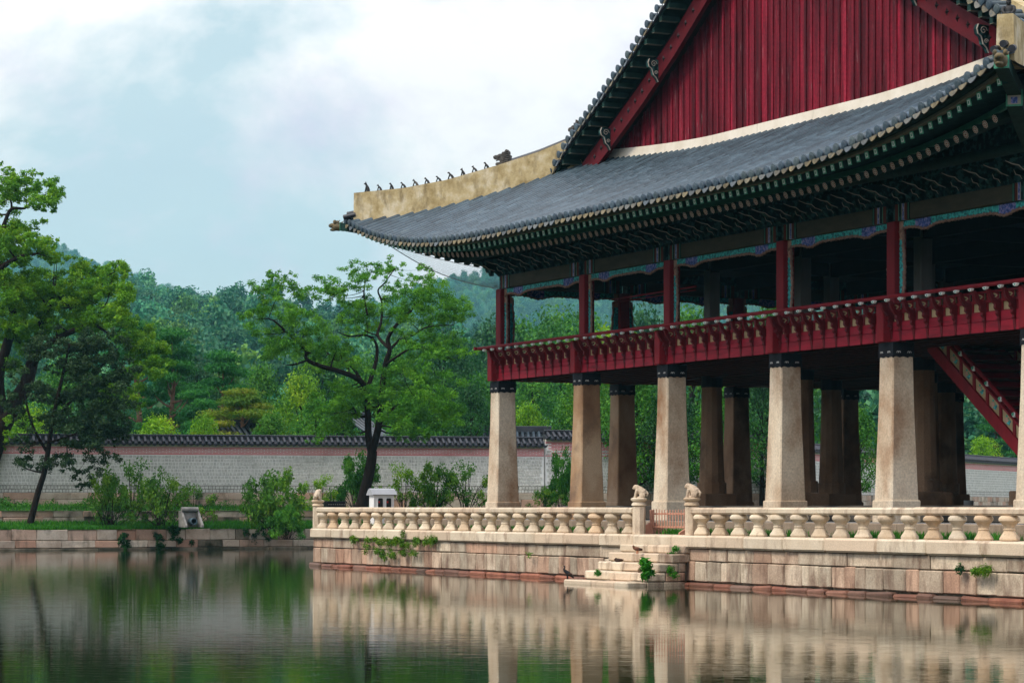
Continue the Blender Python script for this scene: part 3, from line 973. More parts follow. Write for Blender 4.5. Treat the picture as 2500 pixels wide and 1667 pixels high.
# ---- tiled roof skirt
PITCH = .345
ROOF = put('roof', None, PAV)
def pan_sheet(Fm, w, steps, name, mat_, rows=None):
    rows = rows or int((w + 2 * OB) / .7)
    vs, fs = [], []
    for i in range(rows + 1):
        x = -OB + (w + 2 * OB) * i / rows
        vt = min(VG, x, w - x)
        for k in range(steps + 1):
            v = -OB + (vt + OB) * k / steps
            vs.append((x, v, z_front(x, v, w) - .05))
    for i in range(rows):
        for k in range(steps):
            a = i * (steps + 1) + k
            fs.append((a, a + steps + 1, a + steps + 2, a + 1))
    MB().add(vs, fs).build(name, mat_, ROOF, M=Fm, fix=False)
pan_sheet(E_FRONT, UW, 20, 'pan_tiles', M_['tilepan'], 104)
pan_sheet(E_LEFT, VW, 8, 'roof_slope', M_['tiledark'])
pan_sheet(T(UW, 0, 0) @ Matrix.Rotation(math.pi / 2, 4, 'Z'), VW, 8, 'roof_slope', M_['tiledark'])
pan_sheet(T(UW, VW, 0) @ Matrix.Rotation(math.pi, 4, 'Z'), UW, 8, 'roof_slope', M_['tiledark'])
TL = .34
def tile_geo(r=.122, ln=TL, n=8):
    vs, fs = [], []
    prof = ((r * 1.02, 0.0), (r * 1.02, .02), (r, .024), (r * .985, ln + .02))
    for rr, y in prof:
        for k in range(n + 1):
            an = math.pi * k / n
            vs.append((rr * math.cos(an), y, rr * math.sin(an) * 1.1 - .02))
    m_ = n + 1
    for i in range(3):
        for k in range(n):
            fs.append((i * m_ + k, i * m_ + k + 1, (i + 1) * m_ + k + 1, (i + 1) * m_ + k))
    return vs, fs
tv, tf = tile_geo()
TILE = MB().add(tv, tf).mesh('roof_tile', M_['tile'], smooth=40, fix=False)
TILES = []
for _k in (.15, .35, .5, .65, .9):
    _m = TILE if _k == .5 else TILE.copy()
    TILES.append(_m)
for _k, _m in zip((.15, .35, .5, .65, .9), TILES):
    _a = _m.attributes.new('tint', 'FLOAT', 'FACE')
    _a.data.foreach_set('value', [_k] * len(_m.polygons))
stuff = MB()
m = MB()
m.lathe([(.122, 0), (.122, .035), (.112, .04)], 12)
m.lathe([(.075, .039), (.065, .047)], 10)
TEND = m.mesh('tile_end', M_['tile'], smooth=40)
_a = TEND.attributes.new('tint', 'FLOAT', 'FACE')
_a.data.foreach_set('value', [.45] * len(TEND.polygons))
leafp = [(-.155, .035), (-.14, -.05), (-.085, -.11), (0, -.15), (.085, -.11), (.14, -.05), (.155, .035), (.09, -.005), (0, -.022), (-.09, -.005)]
DRIP = MB().prism(leafp, lambda p, q, t: (p, -.012 + .026 * t - .35 * (-q), q)).mesh('drip_tile', M_['drip'])
nrow = int(round((UW + 2 * OB - .3) / PITCH))
rows = []
cnt = 0
stint = []
for i in range(nrow, -1, -1):
    u = -OB + .15 + (UW + 2 * OB - .3) * i / nrow
    vt = min(VG + .02, u - .22, UW - u - .22)
    ln = vt + OB
    ue = u
    rj = random.uniform(-.010, .010)
    o = put('tile_end', TEND, ROOF, T(u, -OB - .02, z_front(u, -OB) + .035) @ Matrix.Rotation(math.radians(90 + random.uniform(4, 14)), 4, 'X'))
    o = put('drip_tile', DRIP, ROOF, T(u + PITCH / 2, -OB - .03, z_front(min(u + PITCH / 2, UW + OB), -OB) - .03) @ Matrix.Rotation(random.uniform(-.08, .08), 4, 'Y')) if i < nrow else None
    rowt = random.gauss(0, .17)
    off = random.uniform(-.9, 0) * TL if ln > .8 else 0.0
    n = max(1, int(math.ceil((ln - off) / TL)))
    for k in range(n):
        v0, v1 = max(-OB, -OB + off + TL * k), -OB + min(off + TL * (k + 1), max(ln, .3))
        if k == 0:
            v1 = max(v1, v0 + TL * .96)
        if k == n - 1 and k > 0:
            v0 = v1 - TL
        z0, z1 = z_front(u, v0), z_front(u, v1)
        Y = Vector((0, v1 - v0, z1 - z0)).normalized()
        Q = Matrix.Translation((u + rj + random.uniform(-.003, .003), v0, z0)) @ Matrix((Vector((1, 0, 0)), Y, Vector((1, 0, 0)).cross(Y))).transposed().to_4x4() @ Matrix.Diagonal((1, Vector((0, v1 - v0, z1 - z0)).length / TL, 1, 1))
        if cnt < 300:
            put('roof_tile', random.choice(TILES), ROOF, Q)
            cnt += 1
        else:
            stuff.add([Q @ Vector(p) for p in tv], tf)
            stint += [min(1, max(0, random.gauss(.5, .20) + rowt))] * len(tf)
st_o = stuff.build('roof_tile', M_['tile'], ROOF, smooth=40, fix=False, kind='stuff')
_a = st_o.data.attributes.new('tint', 'FLOAT', 'FACE')
_a.data.foreach_set('value', stint)

# ---- hip ridges of lime plaster
HTOP = [(-3.67, 12.38), (-2.43, 12.47), (-1.34, 12.68), (-.11, 13.08), (.9, 13.46), (1.9, 13.95), (2.4, 14.2)]
def htop(w):
    for (a, za), (b, zb) in zip(HTOP, HTOP[1:]):
        if w <= b:
            return za + (zb - za) * (w - a) / (b - a)
    return HTOP[-1][1]
def diag(cu, sg, w, z, s_=0.0):
    return Vector((cu - sg * w, w, z)) + Vector((s_ * .707, sg * s_ * .707, 0))
for cu, sg in ((0, -1), (UW, 1)):
    m = MB()
    vs = []
    n = 22
    for i in range(n + 1):
        w_ = -3.67 + 5.6 * i / n
        zb, zt = z_front(w_, w_) - .1, htop(w_)
        vs += [diag(cu, sg, w_, zb, -.2), diag(cu, sg, w_, zb, .2), diag(cu, sg, w_, zt, .17), diag(cu, sg, w_, zt, -.17)]
    fs = [(i * 4 + k, i * 4 + (k + 1) % 4, i * 4 + 4 + (k + 1) % 4, i * 4 + 4 + k) for i in range(n) for k in range(4)] + [(0, 1, 2, 3), (n * 4, n * 4 + 1, n * 4 + 2, n * 4 + 3)]
    m.add(vs, fs)
    hr = m.build('hip_ridge', M_['plaster'], PAV)
    m = MB()
    m.tube([diag(cu, sg, w_, htop(w_) + .01) for w_ in [.15 + 1.75 * i / 8 for i in range(9)]], .09, 8)
    m.build('ridge_cap', M_['tiledark'], hr, smooth=60)
    # tiles at the tip of the hip
    m = MB()
    for s_ in (-.16, .16):
        m.tube([diag(cu, sg, -3.62, 11.66, s_), diag(cu, sg, -3.92, 11.58, s_ * 1.2)], .08, 10)
    m.tube([diag(cu, sg, -3.5, 11.78), diag(cu, sg, -3.88, 11.70)], .08, 10)
    m.build('hip_tip_tile', M_['tiledark'], PAV, smooth=60)

# ---- gable
RAKE = [(.9, 12.75), (1.41, 13.16), (2.31, 13.83), (4.33, 14.85), (6.38, 15.92), (8.49, 17.17), (10.7, 18.65), (12.5, 20.0), (14.25, 21.4)]
def zr(u):
    if u > UW / 2:
        u = UW - u
    for (a, za), (b, zb) in zip(RAKE, RAKE[1:]):
        if u <= b:
            return za + (zb - za) * (u - a) / (b - a)
    return RAKE[-1][1]
def zbase(u):
    return ztop(cdist(u))
GAB = put('gable', None, PAV)
bw = .345
k = 0
u = 1.9
while u + bw < UW - 1.85:
    zb0, zb1 = zbase(u) + .345, zbase(u + bw) + .345
    zt0, zt1 = zr(u) - 1.35, zr(u + bw) - 1.35
    if max(zt0, zt1) > zb0 + .03:
        zt0, zt1 = max(zt0, zb0 + .01), max(zt1, zb1 + .01)
        y = VG + .06 + random.uniform(-.012, .012)
        g_ = .006
        MB().hexa([(u + g_, y, zb0), (u + bw - g_, y + random.uniform(-.008, .008), zb1), (u + bw - g_, y + .05, zb1), (u + g_, y + .05, zb0),
                   (u + g_, y, zt0), (u + bw - g_, y, zt1), (u + bw - g_, y + .05, zt1), (u + g_, y + .05, zt0)]).build('gable_board', M_['gable'], GAB)
        b0 = u - .05
        MB().hexa([(b0, y - .035, zb0), (b0 + .10, y - .035, zb0), (b0 + .10, y + .02, zb0), (b0, y + .02, zb0),
                   (b0, y - .035, max(zr(b0) - 1.35, zb0 + .01)), (b0 + .10, y - .035, max(zr(b0 + .1) - 1.35, zb0 + .01)), (b0 + .10, y + .02, max(zr(b0 + .1) - 1.35, zb0 + .01)), (b0, y + .02, max(zr(b0) - 1.35, zb0 + .01))]).build('gable_batten', M_['gable'], GAB)
    u += bw
MB().prism([(1.8, 12.6), (UW - 1.8, 12.6), (UW - 1.8, 12.8), (UW / 2, 20.0), (1.8, 12.8)], lambda p, q, t: (p, VG + .2 + .1 * t, q)).build('gable_backing', M_['reddark'], GAB)
m = MB()
xs = [1.2 + (UW - 2.4) * i / 60 for i in range(61)]
along(m, [(x, VG + .02, zbase(x) - .06) for x in xs], [(-.06, 0), (.25, 0), (.25, .42), (-.02, .42)])
m.build('plaster_strip', M_['whiteplaster'], GAB)
def rake_pts(side, u0, u1, n):
    out = []
    for i in range(n + 1):
        u_ = u0 + (u1 - u0) * i / n
        out.append((u_ if side < 0 else UW - u_, zr(u_)))
    return out
def rake_band(side, u0, u1, v0, v1, d0, d1, n=26, e=0.0):
    m_ = MB()
    vs = []
    for x, z in rake_pts(side, u0, u1, n):
        vs += [(x, v0, z - d0), (x, v1, z - d0), (x, v1, z - d1 + e), (x, v0, z - d1)]
    fs = [(i * 4 + q, i * 4 + (q + 1) % 4, i * 4 + 4 + (q + 1) % 4, i * 4 + 4 + q) for i in range(n) for q in range(4)] + [(0, 1, 2, 3), (n * 4, n * 4 + 1, n * 4 + 2, n * 4 + 3)]
    m_.add(vs, fs)
    return m_
rt = MB().lathe([(.092, 0), (.085, .46)], 10).mesh('rake_tile', M_['tile'], smooth=40)
_a = rt.attributes.new('tint', 'FLOAT', 'FACE')
_a.data.foreach_set('value', [.4] * len(rt.polygons))
st2 = MB().box(-.075, .075, 0, .62, -.075, .075).mesh('gable_rafter', [M_['green']])
stend = MB().box(-.082, .082, 0.003, .55, -.09, -.076).mesh('pale_rafter_underside', M_['eaveboard'])
star = MB()
star.add([(-.11, 0, 0), (-.03, 0, .03), (0, 0, .11), (.03, 0, .03), (.11, 0, 0), (.03, 0, -.03), (0, 0, -.11), (-.03, 0, -.03), (0, -.05, 0)], [(i, (i + 1) % 8, 8) for i in range(8)])
STAR = star.mesh('star_nail', M_['black'], fix=False)
for side in (-1, 1):
    o = rake_band(side, 1.6, 14.25, VG - .45, VG - .30, .92, 1.62).build('barge_board', M_['barge'], GAB)
    for k in range(26):
        u_ = 2.4 + k * .45
        x = u_ if side < 0 else UW - u_
        if u_ < 14:
            put('star_nail', STAR, o, T(x, VG - .452, zr(u_) - 1.25))
    rake_band(side, .95, 14.25, VG - .50, VG - .12, -.0, .34).build('rake_ridge', M_['plaster'], GAB)
    rake_band(side, .95, 14.25, VG - .95, VG + .3, .36, .44, e=0).build('rake_eave', M_['tiledark'], GAB)
    rake_band(side, 1.1, 14.25, VG - .90, VG - .2, .445, .50).build('rake_soffit', M_['green'], GAB)
    u_ = .95
    while u_ < 14.2:
        x = u_ if side < 0 else UW - u_
        R = Matrix.Rotation(math.radians(-90), 4, 'X')
        put('rake_tile', rt, GAB, T(x, VG - 1.0, zr(u_) - .22) @ Matrix.Rotation(math.radians(-84), 4, 'X'))
        put('tile_end', TEND, GAB, T(x, VG - 1.0, zr(u_) - .22) @ Matrix.Rotation(math.radians(96), 4, 'X'))
        xm = (u_ + .155) if side < 0 else UW - (u_ + .155)
        put('drip_tile', DRIP, GAB, T(xm, VG - .99, zr(u_ + .155) - .33) @ Matrix.Rotation(-side * -.45 if side < 0 else .45, 4, 'Y'))
        u_ += .31
    u_ = 1.6
    while u_ < 14.2:
        x = u_ if side < 0 else UW - u_
        o2 = put('gable_rafter', st2, GAB, T(x, VG - .95, zr(u_) - .60))
        put('pale_rafter_underside', stend, o2)
        u_ += .46
    for u_ in (4.3, 7.4, 10.7, 13.4):
        x = u_ if side < 0 else UW - u_
        zc = zr(u_) - 1.0
        prof = [(.78 * p_, .78 * q_) for p_, q_ in ((0, .0), (-.44, .02), (-.50, -.12), (-.46, -.28), (-.34, -.36), (-.30, -.46), (-.26, -.60), (-.14, -.70), (-.05, -.86), (-.02, -.70), (0, -.4))]
        sb = MB().prism(prof, lambda p, q, t: (x - .07 + .14 * t, VG - .42 + p, zc + q)).build('scroll_bracket', M_['swirl'], GAB)
        m = MB()
        m.tube([(x + .075, VG - .42 + p, zc + q) for p, q in prof[1:9]], .018, 6)
        for cx_, cz_, rr in ((-.19, -.13, .11), (-.11, -.39, .065)):
            m.tube([(x + .074, VG - .42 + cx_ + rr * (1 - i / 14) * math.cos(i * .75), zc + cz_ + rr * (1 - i / 14) * math.sin(i * .75)) for i in range(13)], .012, 5)
        m.build('pale_scroll_line', M_['cream'], sb, fix=False)
# main roof behind the gable
for side in (-1, 1):
    rake_band(side, 1.1, 14.25, VG + .302, VW - VG + .6, .10, .44).build('main_roof_slope', M_['tiledark'], ROOF)
MB().box(UW / 2 - .3, UW / 2 + .3, VG - .3, VW - VG + .3, 21.2, 22.0).build('main_ridge', M_['plaster'], ROOF)

# ---- staircase down to the ground, seen behind the facade
m = MB()
def stp(u_, z_, v_):
    return (u_, v_, z_)
ST = put('staircase', None, PAV)
u0, z0, u1, z1 = 21.0, 6.40, 26.8, 2.21
sl_ = (z1 - z0) / (u1 - u0)
for v_ in (2.1, 4.2):
    MB().hexa([(u0, v_, z0 - .42), (u1, v_, z1 - .42), (u1, v_ + .12, z1 - .42), (u0, v_ + .12, z0 - .42), (u0, v_, z0 - .04), (u1, v_, z1 - .04), (u1, v_ + .12, z1 - .04), (u0, v_ + .12, z0 - .04)]).build('stair_string', M_['red'], ST)
    MB().tube([(u0 + .1, v_ + .06, z0 + .52 - .07), (u1, v_ + .06, z1 + .52)], .055, 8).build('handrail', M_['red'], ST, smooth=60)
    lw = MB()
    lw.hexa([(u0, v_ + .02, z0 + .30), (u1, v_ + .02, z1 + .30), (u1, v_ + .10, z1 + .30), (u0, v_ + .10, z0 + .30), (u0, v_ + .02, z0 + .36), (u1, v_ + .02, z1 + .36), (u1, v_ + .10, z1 + .36), (u0, v_ + .10, z0 + .36)])
    lw.build('lower_rail', M_['red'], ST)
    for k in range(10):
        a = u0 + .25 + k * .56
        za = z0 + sl_ * (a - u0)
        MB().hexa([(a, v_ + .02, za - .045), (a + .10, v_ + .02, za - .045 + .1 * sl_), (a + .10, v_ + .10, za - .045 + .1 * sl_), (a, v_ + .10, za - .045), (a, v_ + .02, za + .31), (a + .10, v_ + .02, za + .31 + .1 * sl_), (a + .10, v_ + .10, za + .31 + .1 * sl_), (a, v_ + .10, za + .31)]).build('stair_baluster', M_['red'], ST)
        b = a + .12
        c_ = a + .52
        zb_, zc_ = z0 + sl_ * (b - u0), z0 + sl_ * (c_ - u0)
        MB().hexa([(b, v_ + .05, zb_ - .02), (c_, v_ + .05, zc_ - .02), (c_, v_ + .07, zc_ - .02), (b, v_ + .05, zb_ - .02 + .001), (b, v_ + .04, zb_ + .29), (c_, v_ + .04, zc_ + .29), (c_, v_ + .07, zc_ + .29), (b, v_ + .07, zb_ + .29)]).build('stair_panel', M_['tan'], ST)
        m = MB()
        mid = ((b + c_) / 2, v_ + .035, (zb_ + zc_) / 2 + .135)
        for q in range(9):
            an = q * 2.4
            rr = .03 + .010 * q
            m.mat(q % 3).ball((mid[0] + rr * math.cos(an), mid[1], mid[2] + rr * math.sin(an) + sl_ * rr * math.cos(an)), (.042, .012, .036), 6, 4)
        m.mat(1).ball(mid, (.07, .02, .06), 8, 5)
        m.build('carved_flower', [M_['mint'], M_['pinkpatch'], M_['turq']], ST, fix=False)
        m = MB()
        m.mat(0).ball((a + .05, v_ + .03, za + .44), (.08, .06, .07), 7, 5)
        m.mat(1).ball((a + .05, v_ - .01, za + .45), (.05, .04, .045), 7, 5)
        m.build('stair_lotus_cap', [M_['whitepaint'], M_['mint']], ST, fix=False)
for k in range(16):
    a = u0 + .2 + k * .34
    za = z0 + sl_ * (a - u0)
    MB().box(a, a + .36, 2.23, 4.19, za - .1, za - .04).build('stair_tread', M_['reddark'], ST)
MB().hexa([(u0, 2.23, z0 - .30), (u1, 2.23, z1 - .30), (u1, 4.19, z1 - .30), (u0, 4.19, z0 - .30), (u0, 2.23, z0 - .25), (u1, 2.23, z1 - .25), (u1, 4.19, z1 - .25), (u0, 4.19, z0 - .25)]).build('stair_soffit', M_['redfascia'], ST)
# ================================================================== island platform, balustrade, steps
def u_at(x, v):
    "u of the point on line v seen at photograph column x"
    k = (x - XC) / F
    return (k * (P1[1] + v * SN) - P1[0] - v * CS) / (SN + k * CS)
def v_at(x, u):
    k = (x - XC) / F
    return (k * (P1[1] - u * CS) - P1[0] - u * SN) / (CS - k * SN)
def z_at(u, v, y):
    return HC - (y - YH) / F * B(u, v).y
PV = -4.70
PU0, PU1 = -5.0, 41.0
PLAT = thing('stone_platform', 'pale granite block platform rising from the pond under the pavilion', 'platform', PAVM)
m = MB()
m.box(PU0 + .10, PU1, PV + .12, VW + 4.6, -.9, 1.24)
m.build('platform_core', M_['slabdark'], PLAT)
MB().box(-2.75, UW + 2.9, -2.70, VW + 2.8, 1.243, FLOOR - .12).build('stylobate_core', M_['slabdark'], PLAT)
def course(name, mat_, z0, z1, vf, depth, lens, c, j, uu0=PU0, gap=.02, out=.0):
    u = uu0
    while u < PU1:
        l_ = random.uniform(*lens)
        o_ = random.uniform(-out, out)
        MB().cham(u + gap / 2, min(u + l_, PU1) - gap / 2, vf + o_, vf + depth, z0 + random.uniform(0, j), z1 - .006 - random.uniform(0, j), c, j).build(name, M_[mat_], PLAT)
        u += l_
course('coping_stone', 'coping', .925, 1.26, PV - .09, .70, (1.7, 2.15), .045, .006, out=.008)
course('wall_stone', 'stone', .615, .925, PV + .02, .4, (.8, 2.1), .02, .008, PU0 + .04, out=.015)
course('wall_stone', 'stone', .115, .612, PV + .02, .4, (.42, .95), .022, .010, PU0 + .04, out=.02)
course('base_stone', 'redstone', -.3, .10, PV - .10, .5, (.5, 1.25), .05, .02, PU0 - .02, gap=.055, out=.04)
# left end face
for z0, z1, nm, mt_, e in ((.925, 1.26, 'coping_stone', 'coping', .09), (.615, .925, 'wall_stone', 'stone', 0), (.115, .612, 'wall_stone', 'stone', 0), (-.3, .10, 'base_stone', 'redstone', .1)):
    v = PV + .62
    while v < 12:
        l_ = random.uniform(.9, 1.8)
        MB().cham(PU0 - e, PU0 + .4, v, v + l_ - .012, z0, z1 - .006, .025, .006).build(nm, M_[mt_], PLAT)
        v += l_
# kerb and paving of the pavilion floor
u = -2.95
while u < UW + 3:
    MB().cham(u, u + 2.0 - .012, -2.95, -2.55, 1.245, FLOOR, .02, .004).build('kerb_stone', M_['kerb'], PLAT)
    u += 2.0
v = -2.54
while v < VW + 2:
    MB().cham(-2.95, -2.55, v, v + 2.0 - .012, 1.245, FLOOR, .02, .004).build('kerb_stone', M_['kerb'], PLAT)
    v += 2.0
for i in range(9):
    for j in range(3):
        u_, v_ = -2.54 + i * 3.5, -2.54 + j * 1.25
        MB().cham(u_, u_ + 3.49, v_, v_ + 1.24, FLOOR - .12, FLOOR - .006 - random.uniform(0, .006), .008).build('paving_slab', M_['floorstone'], PLAT)
MB().box(-2.54, UW + 2.5, 1.22, VW + 2.5, FLOOR - .121, FLOOR - .012).build('paving', M_['floorstone'], PLAT)
MB().cham(1.3, UW - 1.3, 1.5, VW - 1.5, FLOOR - .01, 2.0, .03).build('inner_floor', M_['innerfloor'], PLAT)

# ---- balustrade
bal_prof = [(.19, 0), (.20, .035), (.188, .07), (.155, .12), (.125, .17), (.108, .205), (.118, .22), (.118, .243), (.104, .26), (.110, .30), (.128, .335), (.165, .375), (.20, .415), (.207, .455), (.19, .49), (.16, .52)]
def bal_mesh(seed):
    random.seed(seed)
    m_ = MB().lathe([(r * 1.06 * random.uniform(.97, 1.03), z) for r, z in bal_prof], 16)
    vs = []
    for x, y, z in m_.v:
        an = math.atan2(y, x)
        sq = 1 + (.13 * math.cos(4 * an) * (-1 if .14 < z < .34 else 1) if z < .15 or z > .34 else 0)
        lob = 1 + (.05 * abs(math.sin(an * 2 + .4)) if z > .36 else 0)
        vs.append((x * sq * lob, y * sq * lob, z))
    m_.v = vs
    return m_.mesh('baluster', M_['rail'], smooth=38)
BAL = [bal_mesh(k) for k in (1, 2, 3, 4)]
random.seed(21)
def octa(w, h, c):
    return [(-w, c), (-w + c, 0), (w - c, 0), (w, c), (w, h - c), (w - c, h), (-w + c, h), (-w, h - c)]
def rail_run(parent, Fm, x0, x1, y, seg=(1.5, 2.3), first=.35):
    x = x0
    while x < x1 - .05:
        l_ = min(random.uniform(*seg), x1 - x)
        if x1 - x - l_ < .7:
            l_ = x1 - x
        dz = random.uniform(-.006, .006)
        MB().prism(octa(.135, .175, .045), lambda p, q, t: (x + .004 + (l_ - .008) * t, y + p, 1.775 + q + dz)).build('handrail_stone', M_['coping'], parent, M=Fm)
        x += l_
    n = int((x1 - x0 - 2 * first) / .915 + .5)
    for k in range(n + 1):
        xx = x0 + first + (x1 - x0 - 2 * first) * k / n
        put('baluster', random.choice(BAL), parent, Fm @ T(xx + random.uniform(-.02, .02), y, 1.258) @ Matrix.Rotation(random.choice((0, 1, 2, 3)) * math.pi / 2 + random.uniform(-.05, .05), 4, 'Z') @ Matrix.Rotation(random.uniform(-.02, .02), 4, 'X') @ Matrix.Diagonal((random.uniform(.93, 1.04), random.uniform(.93, 1.04), random.uniform(.985, 1.0), 1)))
def newel(parent, u, v):
    m_ = MB()
    m_.lathe([(.17, 1.258), (.17, 1.97)], 8, (u, v, 0), math.pi / 8)
    p = m_.build('newel_post', M_['coping'], parent)
    m_ = MB()
    m_.lathe([(.13, 1.97), (.20, 2.0), (.185, 2.05), (.15, 2.09), (.21, 2.13), (.22, 2.17), (.17, 2.2)], 12, (u, v, 0))
    m_.build('lotus_pedestal', M_['rail'], p, smooth=40)
I4 = Matrix.Identity(4)
RV = -4.47
ug1, ug2 = u_at(1560, RV), u_at(1689, RV)
ul = u_at(776, RV)
BA = thing('stone_balustrade', 'carved granite balustrade along the platform left of the wooden barrier', 'balustrade', PAVM, 'carved stone balustrades')
newel(BA, ul, RV)
newel(BA, ug1, RV)
rail_run(BA, I4, ul + .17, ug1 - .16, RV)
Q = T(ul, RV, 0) @ Matrix.Rotation(math.pi / 2, 4, 'Z')
rail_run(BA, Q, .17, 36, 0)
BB = thing('stone_balustrade', 'carved granite balustrade along the platform from the wooden barrier to the right', 'balustrade', PAVM, 'carved stone balustrades')
newel(BB, ug2, RV)
rail_run(BB, I4, ug2 + .16, PU1, RV)

# ---- lion statues
def lion(u, v, rz, s, label, look):
    t = thing('lion_statue', label, 'statue', UV(u, v, 2.19, rz), 'carved lions on the railing posts')
    m_ = MB()
    R = lambda a: Matrix.Rotation(a, 3, 'Y')
    # faces -x: haunches behind, sloping back, front legs, head
    m_.tube([(.15, 0, .09), (.11, 0, .17), (.03, 0, .245), (-.04, 0, .30), (-.09, 0, .31)], [.115, .135, .115, .09, .07], 12)
    m_.ball((-.10 + look[0], look[1], .325), (.085, .085, .082), 12, 9)
    m_.ball((-.165 + look[0], look[1] * 1.8, .295), (.045, .055, .04), 9, 7)
    for s_ in (-1, 1):
        m_.ball((-.08 + look[0], .075 * s_ + look[1], .36), (.03, .025, .035), 7, 5)
        m_.ball((-.165 + look[0], .028 * s_ + look[1] * 1.6, .345), (.017, .017, .014), 6, 4)
        m_.tube([(-.05, .075 * s_, .24), (-.09, .08 * s_, .12), (-.10, .08 * s_, .02), (-.15, .08 * s_, .02)], [.05, .042, .04, .035], 8)
        m_.ball((.12, .10 * s_, .08), (.10, .05, .09), 9, 7)
        m_.ball((.03, .12 * s_, .025), (.075, .035, .03), 8, 5)
    for k in range(9):
        an = k * .7
        m_.ball((-.045 + look[0], .085 * math.cos(an), .30 + .075 * math.sin(an)), (.03, .03, .03), 6, 5)
    m_.tube([(.24, 0, .05), (.27, 0, .14), (.23, 0, .22)], [.03, .035, .015], 6)
    me = m_.mesh('lion_body', M_['coping'], smooth=70)
    o = put('lion_body', me, t, Matrix.Scale(s, 4))
    bpy_rm = o.modifiers.new('remesh', 'REMESH')
    bpy_rm.mode = 'VOXEL'
    bpy_rm.voxel_size = .014
    bpy_rm.use_smooth_shade = True
lion(ul, RV, -.6, .92, 'stone lion on the corner post at the far left end of the railing', (0, .03))
lion(ug1, RV, .9, .86, 'round headed stone lion on the post left of the wooden barrier', (0, .02))
lion(ug2, RV, .55, .90, 'crouching stone lion on the post right of the wooden barrier', (-.02, 0))

# ---- landing steps
ST_ = thing('stone_steps', 'pale granite steps going down into the pond below the wooden barrier', 'steps', PAVM)
tops = [1.0, .79, .56, .33, .10]
outv = [-4.86, -5.20, -5.56, -5.92, -6.45]
lx = [1512, 1485, 1459, 1425, 1376]
rx = [1669, 1643, 1614, 1574, 1540]
for k in range(5):
    va = outv[k]
    a, b = u_at(lx[k], va), u_at(rx[k], va)
    b = u_at(1669, -4.86)
    zb = tops[k + 1] - .0 if k < 4 else -.4
    cuts = [a, a + (b - a) * random.uniform(.38, .46), a + (b - a) * random.uniform(.72, .8), b]
    for q in range(3):
        vin = va + .55
        MB().cham(cuts[q] + .005, cuts[q + 1] - .005, va + random.uniform(-.012, .012), PV - .10 if q == 1 else vin, zb + .004, tops[k] - random.uniform(0, .008), .03, .008).build('step_stone', M_['coping'] if q != 2 or k == 4 else M_['stone'], ST_)
    # cheek stones back to the wall
    vv = va + .56
    while vv < PV - .10 - .05:
        l_ = min(random.uniform(.45, .8), PV - .10 - vv)
        MB().cham(b - .62, b - .005 + random.uniform(-.01, .005), vv + .004, vv + l_ - .004, zb + .004, tops[k] - .004, .02, .008).build('cheek_stone', M_['stone'], ST_)
        vv += l_
    MB().box(a + .05, b - .05, va + .06, PV - .05, zb - .3, tops[k] - .02).build('step_core', M_['slabdark'], ST_)

# ---- wooden barrier
G0, G1 = u_at(1592, -4.0), u_at(1700, -4.0)
GT = thing('wooden_barrier', 'low terracotta wooden barrier with slats closing the gap above the steps', 'barrier', UV(G0, -4.0, 1.258))
gl = G1 - G0
for x in (0, gl):
    MB().cham(x - .05, x + .05, -.05, .05, 0, .63, .012).build('barrier_post', M_['gate'], GT)
    for s_ in (-1, 1):
        MB().prism([(.05, 0), (.50, 0), (.50, .05), (.07, .30)], lambda p, q, t: (x - .035 + .07 * t, s_ * p, q)).build('splayed_foot', M_['gate'], GT)
for z in (.50, .16):
    MB().cham(.05, gl - .05, -.02, .02, z, z + .05, .006).build('barrier_rail', M_['gate'], GT)
sm_ = MB().cham(-.018, .018, -.035, -.021, .165, .64, .004).mesh('barrier_slat', M_['gate'])
for k in range(15):
    put('barrier_slat', sm_, GT, T(.14 + (gl - .28) * k / 14, 0, random.uniform(-.015, .012)))

# ---- white extinguisher cabinet behind the left railing
cu, cv = u_at(932, -2.45), -2.45
CB = thing('cabinet', 'white metal cabinet with grey sloping roof and two dark rounded windows', 'cabinet', UV(cu, cv, 1.258) @ Matrix.Diagonal((.8, .8, 1, 1)))
hx, hy, hz = .26, .46, 1.12
b_ = MB()
b_.box(-hx, hx - .02, -hy, hy, .02, hz)
b_.build('cabinet_body', M_['whitemetal'], CB)
def rounded(w, h, r, n=5):
    out = []
    for cx_, cz_, a0 in ((w - r, h - r, 0), (-w + r, h - r, 90), (-w + r, -h + r, 180), (w - r, -h + r, 270)):
        for k in range(n):
            an = math.radians(a0 + 90 * k / (n - 1))
            out.append((cx_ + r * math.cos(an), cz_ + r * math.sin(an)))
    return out
for yc in (-.17, .21):
    fr = MB()
    a, b2 = rounded(.135, .30, .05), rounded(.115, .28, .045)
    n = len(a)
    fr.add([(hx + .012, yc + p, .72 + q) for p, q in a] + [(hx + .012, yc + p, .72 + q) for p, q in b2] + [(hx - .018, yc + p, .72 + q) for p, q in a] + [(hx - .012, yc + p, .72 + q) for p, q in b2],
           [(i, (i + 1) % n, n + (i + 1) % n, n + i) for i in range(n)] + [(2 * n + i, 2 * n + (i + 1) % n, (i + 1) % n, i) for i in range(n)] + [(n + i, n + (i + 1) % n, 3 * n + (i + 1) % n, 3 * n + i) for i in range(n)])
    w_ = fr.build('cabinet_window', M_['whitemetal'], CB)
    MB().prism(rounded(.12, .285, .045), lambda p, q, t: (hx - .012 + .004 * t, yc + p, .72 + q)).build('dark_pane', M_['black'], w_)
    MB().box(hx - .007, hx - .003, yc - .09, yc - .02, .84, .90).build('red_notice', M_['redtag'], w_)
rf = MB()
rf.prism([(-.34, 1.10), (.36, 1.10), (.375, 1.125), (.10, 1.29), (-.02, 1.33), (-.16, 1.28), (-.35, 1.125)], lambda p, q, t: (p, -.56 + 1.12 * t, q))
rf.build('cabinet_roof', M_['greymetal'], CB)
